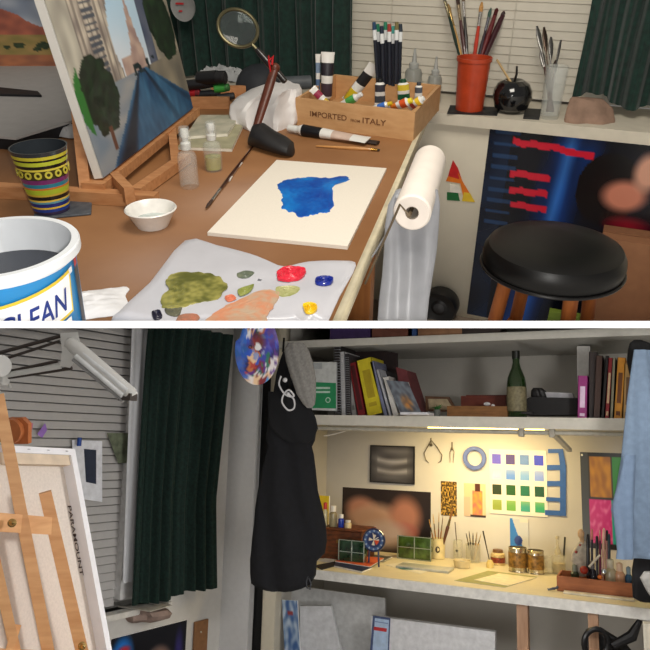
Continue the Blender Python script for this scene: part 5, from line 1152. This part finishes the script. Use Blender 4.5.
def gblock(x0,x1,yt,yb,y,c,label,name='glass_block'):
    y=YC-.10 if y=='chest' else min(D((x0+x1)/2,yb).y,YBK-.10)
    a=F(x0,yb,y);b=F(x1,yb,y);zt=F(x0,yt,y).z; t=Thing(L,name,label,'glass box',(a.x,y,ZD)); 
    q=P(mat(c,.15,var=.35,scale=18,coat=.6)); q.box(((a.x+b.x)/2,y+.04,(ZD+zt)/2),(b.x-a.x-.012,.07,zt-ZD-.012),bev=.004); t.part(q,'green_filling')
    q=P(mat((185,200,185),.15,metal=.5))
    for x in (a.x,b.x-.005,(a.x+b.x)/2): q.uvw((x,y,ZD+.001),(.005,0,0),(0,.005,0),(0,0,zt-ZD))
    for z in (ZD+.001,zt-.004,(ZD+zt)/2): q.uvw((a.x,y,z),(b.x-a.x,0,0),(0,.004,0),(0,0,.004))
    t.part(q,'metal_edging')
gblock(338,364,539,562,'chest',(38,66,44),'dark green glass lantern in front of the wooden chest')
gblock(397,431,535,560,YF+.34,(70,96,40),'green glass box behind the bench clock, under the blurred poster')
q=P(mat((190,190,180),.3,coat=.3)); a=F(393,560,YF+.26);b=F(446,562,YF+.26); q.box(((a.x+b.x)/2,YF+.38,ZD+.008),(b.x-a.x,.14,.014),bev=.002); one(L,q,'glass_plate','pale glass plate in front of the green glass box','plate')
# clock
yk=YC-.07; c=F(374,540,yk); r=L.m(c,11.5); ck=Thing(L,'clock','round blue clock with red and white face by the wooden chest','clock',(c.x,c.y,ZD))
ax=V((.15,-1,.1)).normalized(); q=P(mat((28,44,84),.3,coat=.4)); q.lathe(c,[(0,-.03),(r*.9,-.028),(r,-.01),(r,.006),(r*.93,.012),(r*.86,.008),(r*.84,.003)],40,ax=ax); ck.part(q,'clock_case')
def ckf(x,y):
    d_=math.hypot(x,y); th=math.atan2(y,x); c=(64,92,140)
    if d_<.72: c=(40,52,96)
    if d_<.55 and math.cos(th*4+.6)>.15: c=(225,215,190)
    if d_<.55 and -1.1<th<-.1: c=(215,80,40)
    if d_>.8 and math.cos(th*12)>.8: c=(190,200,210)
    return c
q=P(colmat(.3)); ux_=V((1,.15,0)).normalized(); uy_=ax.cross(ux_)*-1
if uy_.z<0: uy_=-uy_
vs=[c+ax*.004];cols=[lin(ckf(0,0))];fs=[]
for i in range(1,15):
    for j in range(48):
        t=2*math.pi*j/48; e=i/14*.99; vs.append(c+ax*.004+(ux_*math.cos(t)+uy_*math.sin(t))*r*.85*e); cols.append(lin(ckf(math.cos(t)*e,math.sin(t)*e)))
fs=[(0,1+j,1+(j+1)%48) for j in range(48)]+[(1+i*48+j,1+(i+1)*48+j,1+(i+1)*48+(j+1)%48,1+i*48+(j+1)%48) for i in range(13) for j in range(48)]
q.add(vs,fs,False,0,cols); ck.part(q,'dial','blue, white and orange dial')
q=P(mat((230,225,210),.4)); q.tube([c+ax*.008,c+ax*.008+ux_*r*.4+uy_*r*.25],.0025,6); q.tube([c+ax*.008,c+ax*.008-ux_*r*.1+uy_*r*.6],.002,6); ck.part(q,'hand')
q=P(mat((28,44,84),.4)); q.tube([(c.x-.035,c.y,ZD),(c.x-.03,c.y,c.z-r*.8)],.006,8); q.tube([(c.x+.035,c.y,ZD),(c.x+.03,c.y,c.z-r*.8)],.006,8); ck.part(q,'foot')
# magazines
def flatslab(pts,z0,h,c,name,label,cat,c2=None,y=0):
    q=P(mat((225,222,215),.7),mat(c,.4,c2=c2,scale=25)); pp=[L.z(a,b,ZD+z0) for a,b in pts]; q.prism(pp,(0,0,h*.85),k=0); q.prism([v_+V((0,0,h*.85)) for v_ in pp],(0,0,h*.15),k=1); return one(L,q,name,label,cat)
flatslab([(336,563),(372,569),(362,573),(334,567)],.001,.010,(30,36,70),'magazine','dark blue edged magazine, lowest of the pile near the clock','magazine')
flatslab([(335,562),(352,555.5),(384,559),(370,567.5)],.014,.006,(205,70,45),'magazine','orange red magazine topmost of the pile near the clock','magazine',c2=(225,120,60))
flatslab([(354,558),(368,554.5),(392,557.5),(384,561.5)],.008,.005,(60,70,60),'booklet','dark greenish booklet under the magazine near the clock','booklet')
flatslab([(317,561),(330,557),(338,559),(332,562.5)],.002,.003,(225,222,218),'paper_sheet','folded white paper beside the black jacket on the worktop','paper')
q=P(mat((30,30,34),.6)); pp=[L.z(a,b,ZD+.001) for a,b in ((314,566),(340,561),(346,563),(322,570))]; q.prism(pp,(0,0,.004)); one(L,q,'dark_folder','thin dark folder on the worktop beside the black jacket','folder')
flatslab([(385,565),(408,561.5),(440,567),(420,574)],.0005,.002,(236,228,205),'paper_sheet','large cream sheet lying under the round green sticker','paper')
c=L.z(407,568,ZD+.003); q=P(mat((60,120,110),.4),mat((30,50,60),.4),mat((215,220,210),.4)); q.lathe(c,[(0,0),(.055,0),(.056,.002),(.035,.0025)],30); q.lathe(c,[(.035,.0015),(.034,.003),(0,.003)],24,k=1); q.ball(c+V((0,-.01,.003)),.012,k=2,sc_=(1,1,.3)); one(L,q,'disc','round dark green disc lying on the cream sheet','disc')
flatslab([(454,581),(488,571),(538,577),(505,588)],.0006,.002,(160,160,90),'cutting_mat','olive green mat lying at the middle of the worktop','mat')
flatslab([(474,580),(499,573.5),(536,578),(508,586)],.003,.0015,(240,228,190),'paper_sheet','cream sheet lying on the olive green mat','paper')
# mug with brushes
def potw(px,by,ty,w,y,name,label,cat,build,lab2=None):
    c=D(px,by+1.5); c=D(px,by+1.5) if c.y<YBK-.05 else L.pl(px,by,(0,YBK-.05,0),(0,1,0)); c.z=ZD+.0008; h=L.zat(c,ty)-c.z; r=L.m(c,w/2); t=Thing(L,name,label,cat,c); build(t,c,r,h); return c,r,h
def mugb(t,c,r,h):
    q=P(mat((230,215,165),.3,coat=.4)); q.lathe(c,[(0,0),(r*.85,0),(r*.95,.005),(r,h*.5),(r*.95,h*.97),(r*.98,h),(r*.9,h),(r*.88,h*.9),(r*.8,.01),(0,.01)],28); t.part(q,'jar_body')
    q=P(mat((60,45,30),.5)); 
    for k in range(14): th=-1.57+ .5*math.cos(k*.45); 
    q.add([c+V((math.cos(-1.35+.35*math.cos(a_))*(r*1.0),math.sin(-1.35+.35*math.cos(a_))*(r*1.02),h*(.48+.16*math.sin(a_)))) for a_ in [k*.5236 for k in range(12)]],[tuple(range(12))[::-1]]); t.part(q,'printed_mark','dark printed mark')
def cupcenter(y,px,by): c=D(px,by); c.y=min(c.y,YBK-.03); return c
c,r,h=potw(438,557,538,14,YF+.38,'ceramic_jar','cream jar with dark mark full of brushes, left end of wall cups','jar',mugb)
def brushes(c,h,items,short=True):
    for px,py,bx_,r,hc,bc_,lab in items:
        tip=L.d(px,py,L.dep(c)-.02); b0=c+V((bx_*.015,0,.012)); brush(L,b0,tip,r,hc,(150,140,110),bc_,'paintbrush',lab,fl=.14,bl=.22)
brushes(c,h,[(429,519,-.6,.004,(150,100,60),(205,160,80),'tan paintbrush leaning furthest left in the cream jar'),(433,514,-.2,.004,(170,120,60),(215,175,100),'pale paintbrush second from left in the cream jar'),(439,512,0,.0035,(120,70,40),(190,140,70),'thin paintbrush standing upright in the cream jar'),(443,516,.2,.004,(160,110,60),(120,90,50),'brown paintbrush right of centre in the cream jar'),(453,508,.8,.010,(90,50,26),(150,100,50),'large wide paintbrush leaning right from the cream jar')])
# white dish with inkwell glass and brushes
def dishb(t,c,r,h):
    q=P(mat((222,205,160),.3,coat=.3)); q.lathe(c,[(0,0),(r*.8,0),(r,h),(r*.94,h),(r*.75,h*.3),(0,h*.3)],32); t.part(q,'bowl'); q=P(mat((50,35,30),.3)); q.ball(c+UP*h*.7,r*.5,sc_=(1.3,.8,.25)); t.part(q,'dark_paint','dark paint in the dish')
potw(462,566,560,18,YF+.30,'dish','small low white dish of dark paint before the brush glasses','dish',dishb)
def glassb(t,c,r,h):
    q=P(mat((225,222,200),.06,var=.02,alpha=.28,coat=.6)); q.lathe(c,[(0,0),(r*.95,0),(r,.004),(r,h),(r*.92,h),(r*.9,.008),(0,.008)],24); t.part(q,'glass_wall')
c,r,h=potw(458,557,540,9,YF+.42,'glass_jar','small clear jar with one tall stick, left of the dark brushes','jar',glassb)
q=P(mat((70,50,30),.4)); q.tube([c+UP*.01,L.d(455,522,L.dep(c))],.003,8); one(L,q,'thin_stick','single thin dark stick standing in the small clear jar','stick')
q=P(mat((20,18,18),.5)); q.lathe(c+UP*h*.5+V((0,-r*1.02,0)),[(0,0),(.008,0),(.008,.001),(0,.0012)],14,ax=(0,-1,0)); one(L,q,'jar_mark' if 0 else 'round_sticker','tiny black round sticker on the small clear jar','sticker')
c,r,h=potw(473,560,544,15,YF+.40,'drinking_glass','clear glass of dark handled brushes on the worktop','glass',glassb)
brushes(c,h,[(466,533,-.5,.0045,(30,26,24),(40,34,30),'black paintbrush leaning left in the worktop glass'),(469,531,-.3,.0045,(40,34,30),(50,40,32),'thick black brush second from left in the worktop glass'),(473,533,0,.005,(34,30,26),(30,26,24),'black paintbrush standing mid worktop glass'),(477,532,.3,.004,(150,110,60),(170,130,70),'tan paintbrush right of the black ones in the worktop glass'),(481,534,.5,.004,(190,150,80),(200,170,100),'pale paintbrush rightmost in the worktop glass')])
c=cupcenter(YF+.32,490,565); a=c+UP*.012; b=L.d(483,531,L.dep(c)); q=P(mat((120,100,60),.3,trans=.3)); 
pc_,r,h=potw(490,566,560,7,YF+.32,'inkwell','tiny pale inkwell holding the leaning dark pen','inkwell',lambda t,c,r,h:t.part(P(mat((230,205,130),.3)).lathe(c,[(0,0),(r,0),(r*1.05,h*.6),(r*.6,h),(0,h)],18),'well'))
q=P(mat((50,40,30),.3)); q.tube([a,a+(b-a)*.5,b],[.002,.004,.005],8); one(L,q,'dip_pen','dark pen leaning left from the tiny inkwell','pen')
c,r,h=potw(498,563,549,14,YF+.36,'trinket_jar','small pale jar with brown and red labels left of the tins','jar',lambda t,c,r,h:(t.part(P(mat((220,195,140),.3,var=.2,scale=60)).lathe(c,[(0,0),(r,0),(r,h*.7),(r*.7,h*.8),(0,h*.82)],22),'jar_body'),t.part(P(mat((140,60,40),.4,var=.3,scale=80)).lathe(c,[(r*1.02,h*.15),(r*1.03,h*.5)],22),'label'),t.part(P(mat((120,85,50),.4)).lathe(c+UP*h*.78,[(r*.75,0),(r*.7,h*.2),(0,h*.25)],20),'lid')))
def tinb(t,c,r,h):
    q=P(mat((200,190,165),.22,metal=.85)); pr=[(0,0),(r,0),(r*1.03,.003),(r,.006)]
    for k in range(6): z=.01+(h-.02)*k/6; pr+= [(r,z),(r*.985,z+(h-.02)/12)]
    pr+=[(r,h-.004),(r*1.03,h-.002),(r*1.0,h),(r*.95,h),(r*.94,h*.3),(0,h*.3)]
    q.lathe(c,pr,32); t.part(q,'tin_body')
    q=P(mat((150,110,50),.4,var=.35,scale=50)); q.lathe(c,[(r*1.015,h*.2),(r*1.02,h*.22),(r*1.02,h*.78),(r*1.015,h*.8)],32); t.part(q,'label','amber toned label')
potw(518,570,547,18,YF+.30,'tin_can','shiny tin can nearest the middle, under the blue card','tin can',tinb); potw(536,572,550,16,YF+.30,'tin_can','shiny tin can, right one of the pair under the swatches','tin can',tinb)
# blue card on wall
a=K(510,518,.004);b=K(529,518,.004);h=a.z-K(510,546,.004).z
def g6(u,v):
    if u<.15+.6*v**1.2: c=(30,120,195)
    else: c=(205,205,195)
    if ((u-.45)/.22)**2+((v-.72)/.16)**2<1: c=(35,60,130)
    if v<.12 and u>.55: c=(225,215,190)
    return c
wallpic(510,518,529,548,g6,'packet','blue and white packet hanging on the wall above the tin cans','packet',th=.008,nx=30,ny=40)
c,r,h=potw(559,572,556,14,YF+.34,'glass_jar','clear squat jar with yellowish contents right of the tins','jar',lambda t,c,r,h:(glassb(t,c,r,h),t.part(P(mat((190,160,70),.2,var=.2)).lathe(c,[(0,.009),(r*.86,.009),(r*.86,h*.6),(0,h*.6)],20),'contents')))
c,r,h=potw(558,560,538,7,YF+.50,'bottle','slim clear bottle behind the squat yellowish jar','bottle',lambda t,c,r,h:(t.part(P(mat((215,205,170),.08,alpha=.4,coat=.5,var=.02)).lathe(c,[(0,0),(r,0),(r,h*.6),(r*.4,h*.75),(r*.4,h),(0,h)],18),'bottle_body'),t.part(P(mat((200,190,160),.4)).lathe(c+UP*h,[(r*.5,0),(r*.5,.012),(0,.013)],14),'stopper')))
c=cupcenter(YF+.44,566,566); q=P(mat((60,60,56),.4)); q.tube([c,L.d(565,537,L.dep(c))],.006,8); one(L,q,'metal_rod','upright dark grey rod beside the squat jar','rod')
c,r,h=potw(549,571,556,10,YF+.34,'glass_jar','narrow clear jar squeezed between the tin and the squat jar','jar',glassb)
# ---- orange wooden organiser box at right
YO=D(595,595).y; a=F(557,590,YO);b=F(634,594,YO); z1=F(595,580,YO).z; dy=.20
ob=Thing(L,'organiser_box','orange brown wooden box full of tools at the worktop\'s right end','box',(a.x,YO,ZD)); om=wood((166,98,52),(140,78,40),(2,10,10)); w=b.x-a.x;h=z1-ZD;e=.009
for nm,o_,u_,v_,w_ in (('front_panel',(a.x,YO,ZD+.001),(w,0,0),(0,e,0),(0,0,h)),('back_panel',(a.x,YO+dy-e,ZD+.001),(w,0,0),(0,e,0),(0,0,h)),('side_panel',(a.x,YO+e,ZD+.001),(e,0,0),(0,dy-2*e,0),(0,0,h)),('side_panel',(b.x-e,YO+e,ZD+.001),(e,0,0),(0,dy-2*e,0),(0,0,h)),('bottom_panel',(a.x+e,YO+e,ZD+.001),(w-2*e,0,0),(0,dy-2*e,0),(0,0,.006))):
    q=P(om); q.uvw(o_,u_,v_,w_); ob.part(q,nm)
q=P(mat((214,206,186),.5)); q.box(((a.x+b.x)/2+.02,YO-.035,ZD+.006),(w*.9,.05,.010)); one(L,q,'ruler','pale flat ruler lying in front of the organiser box','ruler')
# things in organiser
def up(px,base_y,tp,y,r,c,name,label,cat,tipc=None,rt=None,lean=0):
    b0=L.pl(px-lean,base_y,(0,y,0),(0,1,0)); b0.z=ZD+.012; t0=L.pl(px,tp,(0,y,0),(0,1,0)); t=Thing(L,name,label,cat,b0); d_=t0-b0
    q=P(mat(c,.35,coat=.2)); q.tube([b0,b0+d_*.1,b0+d_*.82],[r*.8,r,r],12); t.part(q,'handle' if cat!='marker' else 'barrel'); q=P(mat(tipc or mix(c,(255,255,255),.3),.35)); q.tube([b0+d_*.82,b0+d_*.85,b0+d_*.97,t0],[r*.9,rt or r*1.05,rt or r*.9,(rt or r)*.5],12); t.part(q,'cap' if cat=='marker' else 'tip')
for px,tp,r,c,tc2,lab,y,ln in ((588,534,.009,(24,24,30),(30,28,34),'black marker, leftmost of the upright pens in the organiser',YO+0.100,0),(592,529,.006,(40,30,50),(200,130,120),'slim dark pen with pink end in the organiser',YO+0.120,0),(597,536,.008,(30,26,34),(30,24,34),'second black marker near the middle of the organiser',YO+0.090,0),(600,530,.006,(150,60,110),(210,150,150),'magenta pen standing in the organiser',YO+0.120,0),(604,528,.008,(215,170,150),(225,180,170),'thick pale pink pen standing in the organiser',YO+0.100,2),(607,530,.007,(200,150,140),(20,22,30),'pink pen with black end standing in the organiser',YO+0.120,1),(609,534,.008,(22,34,48),(30,60,70),'dark blue marker, rightmost upright in the organiser',YO+0.100,0)):
    up(px,585,tp,y,r,c,'marker_pen',lab,'marker',tc2,lean=ln)
def blob(name,label,cat,px,py,y,r,c,sc3=(1,1,1),m_=None):
    c3=L.pl(px,py,(0,y,0),(0,1,0)); q=P(m_ or mat(c,.5,var=.15)); q.ball(c3,r,sc_=sc3); return one(L,q,name,label,cat,loc=c3)
# jointed wooden hand / grey figurine
c3=L.pl(581,574,(0,YO+0.140,0),(0,1,0)); fg=Thing(L,'figurine','grey speckled glove-shaped figure standing in the organiser','figurine',c3)
q=P(mat((190,182,165),.7,var=.12,scale=60)); q.loft(silh(L,dense([(541,580,586),(545,577,589),(553,572,590),(560,571,590),(568,574,590),(576,576,589)],3),L.dep(c3),.5,k1=.1)); fg.part(q,'body')
q=P(mat((205,170,130),.6)); q.ball(L.d(581,534,L.dep(c3)),.018,sc_=(1,1,1.5)); q.tube([L.d(581,534,L.dep(c3)),L.d(583,546,L.dep(c3))],.012,10); fg.part(q,'head')
q=P(mat((150,50,50),.5)); q.ball(L.d(576,552,L.dep(c3)-.03),.008); fg.part(q,'spot','dark red spot'); q=P(mat((150,50,50),.5)); q.ball(L.d(580,545,L.dep(c3)-.02),.006); fg.part(q,'spot','dark red spot')
blob('red_ball','small dark red ball in the organiser below the pens','ball',584,570,YO+0.050,.022,(150,45,30))
q=P(mat((205,200,190),.3)); q.tube([L.pl(589,567,(0,YO+0.040,0),(0,1,0)),L.pl(600,555,(0,YO+0.040,0),(0,1,0))],.006,10); one(L,q,'glue_stick','pale stick leaning across the pens in the organiser','stick')
blob('silver_ball','small shiny silver ball at the front of the organiser','ball',604,572,YO+0.030,.014,0,(1,.8,1.3),mat((200,210,220),.1,metal=.9))
blob('orange_stopper','small orange stopper at the front of the organiser','stopper',600,577,YO+0.030,.013,(205,110,40))
for px,py,w,tp,c,lab in ((593,580,7,560,(34,30,40),'short dark bottle in the middle of the organiser'),(611,580,11,558,(190,180,150),'squat clear bottle right of the pens in the organiser'),(620,580,10,562,(225,170,130),'flesh coloured bottle near the organiser\'s right end'),(629,582,7,566,(50,90,120),'small blue bottle at the organiser\'s right end'),(575,580,8,564,(60,70,50),'dark green bottle at the organiser\'s left end')):
    c3=L.pl(px,py,(0,YO+0.100,0),(0,1,0)); c3.z=ZD+.010; h=L.zat(c3,tp)-c3.z; r=L.m(c3,w/2); t=Thing(L,'small_bottle',lab,'bottle',c3); q=P(mat(c,.2,var=.1,coat=.3)); q.lathe(c3,[(0,0),(r,0),(r,h*.6),(r*.5,h*.72),(0,h*.73)],18); t.part(q,'bottle_body'); q=P(mat(mix(c,(230,230,220),.4),.4)); q.lathe(c3+UP*h*.7,[(r*.6,0),(r*.6,h*.25),(0,h*.3)],14); t.part(q,'cap')
c3=L.z(553,590,ZD+.006); q=P(mat((90,100,120),.3,metal=.6)); q.tube([c3+V((-.025,-.01,0)),c3+V((0,0,.008)),c3+V((.02,.015,.01))],[.004,.007,.005],10); q.tube([c3+V((-.03,.015,.0)),c3+V((.01,-.01,.006))],.003,8); q.ball(c3+V((.02,.02,.012)),.008); one(L,q,'metal_clamp','small grey metal clip on the worktop edge before the organiser','clip')
# ---- blue shirt hanging right, dark garment behind
rows=dense([(350,634,652),(370,631,656),(400,627,660),(430,624,664),(460,621,668),(490,616,668),(510,611,668),(515,612,668),(525,616,668),(545,617,668),(553,620,668),(558,628,668)],4)
q=P(mat((122,142,166),.85,var=.06,scale=40,bump=.2)); q.loft(silh(L,rows,3.15,.3,k1=.35,freq=5,seed=6,seg=56)); sh=Thing(L,'shirt','light blue denim shirt hanging at the far right edge','shirt',L.d(640,560,3.15)); sh.part(q,'shirt_body')
q=P(mat((112,132,158),.85,var=.06)); q.loft(silh(L,dense([(455,624,636),(480,619,635),(505,612,634),(530,615,634),(550,617,634),(559,616,633)],4),3.06,.5,k1=.2,freq=4,seed=3)); sh.part(q,'sleeve')
rows=dense([(530,636,664),(548,630,668),(558,634,668),(570,632,668),(585,632,668),(598,633,668),(602,640,668)],3)
q=P(mat((24,24,28),.8,var=.1)); q.loft(silh(L,rows,3.3,.35)); one(L,q,'trousers','black garment hanging behind the blue shirt above the worktop','trousers')
q=P(mat((170,168,164),.8,var=.1)); q.loft(silh(L,dense([(572,644,668),(578,640,668),(590,646,668),(596,650,668)],3),3.1,.4)); one(L,q,'cloth','pale grey cloth peeking from the right edge below the shirt','cloth')
# ================================================================ trim everything at the divider
bpy.context.view_layer.update()
Ci=CL.inverted()
for o in list(sc.objects):
    if o.type!='MESH' or o.name.startswith('divider_slab'): o.pop('upper',None) if o.name.startswith('divider_slab') else None; 
    if o.type!='MESH' or o.name.startswith('divider_slab'): continue
    u=o.get('upper',0)
    mw=o.matrix_world; ys=[(Ci@(mw@v.co)).y for v in o.data.vertices]
    lim=YT+.0004 if u else YB-.0004
    bad=(min(ys)<lim) if u else (max(ys)>lim)
    if not bad: continue
    allout=(max(ys)<=lim) if u else (min(ys)>=lim)
    if allout:
        for ch2 in list(o.children): ch2.parent=o.parent
        bpy.data.objects.remove(o); continue
    n_=(CAMR@V((0,1,0)))*(-1 if u else 1)            # outward normal (side that is removed)
    co=CAMP+CAMR@V((0,lim,0)); im=mw.inverted()
    bm=bmesh.new(); bm.from_mesh(o.data); ln=(im.to_3x3()@n_).normalized()
    r=bmesh.ops.bisect_plane(bm,geom=bm.verts[:]+bm.edges[:]+bm.faces[:],dist=1e-6,plane_co=im@co,plane_no=ln,clear_outer=True)
    ed_=[e for e in r['geom_cut'] if isinstance(e,bmesh.types.BMEdge) and e.is_boundary]
    try: bmesh.ops.holes_fill(bm,edges=ed_,sides=0)
    except Exception: pass
    if o.data.users>1: o.data=o.data.copy()
    bm.to_mesh(o.data); bm.free()
    if len(o.data.polygons)==0:
        for ch2 in list(o.children): ch2.parent=o.parent
        bpy.data.objects.remove(o)
for o in list(sc.objects):
    if o.type=='EMPTY' and not o.children: bpy.data.objects.remove(o)
for o in sc.objects:
    if 'upper' in o: del o['upper']
# ================================================================ lights
def area(room,loc,tgt,size,en,col,sy=None):  # serves the shelf tube and the added upper-room fill
    l=bpy.data.lights.new('lamp','AREA'); l.energy=en; l.color=col; l.size=size
    if sy: l.shape='RECTANGLE'; l.size_y=sy
    o=bpy.data.objects.new('lamp_and_fill_light',l); sc.collection.objects.link(o)
    a=V(loc);d_=(V(tgt)-a); o.matrix_world=room.F @ M.Translation(a) @ d_.to_track_quat('-Z','Y').to_matrix().to_4x4(); return o
def pt(loc,en,col,r=.03):  # serves the camera flash and the added fill lamps
    l=bpy.data.lights.new('flash_and_fill','POINT'); l.energy=en; l.color=col; l.shadow_soft_size=r
    o=bpy.data.objects.new('flash_and_fill_light',l); sc.collection.objects.link(o); o.location=loc
pt(camp(.03,.0,.02),LF:=26,(1,.97,.93),.02)
area(U,(-.1,1.0,2.1),(-.3,1.7,.7),0.7,18,(1,.93,.82))  # added unseen overhead fill, stands in for the upper room's ambient light
a_=L.pl(480,430,(0,4.28,0),(0,1,0))
area(L,((x0l:=L.pl(425,432,(0,4.28,0),(0,1,0)).x)+.32,4.33,1.60),(x0l+.30,4.55,1.0),.75,8.5,(1,.76,.36),.05)
pt(camp(.1,-1.3,2.3),27,(1,.97,.93),.25); pt(camp(1.25,-.15,1.6),52,(1,.97,.93),.15)  # two added fill lamps out of view, brightening the lower room; not flashes
w=bpy.data.worlds.new('world'); sc.world=w; w.use_nodes=True; b=w.node_tree.nodes['Background']; b.inputs[0].default_value=(1,.96,.9,1); b.inputs[1].default_value=.2
# ================================================================ camera
cd=bpy.data.cameras.new('camera'); cd.sensor_width=36; cd.sensor_fit='HORIZONTAL'; cd.lens=36*FPX/650; cd.clip_start=.02
co=bpy.data.objects.new('camera',cd); sc.collection.objects.link(co); co.matrix_world=CL; sc.camera=co
vs_=sc.view_settings; vs_.view_transform='Standard'; vs_.look='None'; vs_.gamma=1; vs_.exposure=0; vs_.use_curve_mapping=False
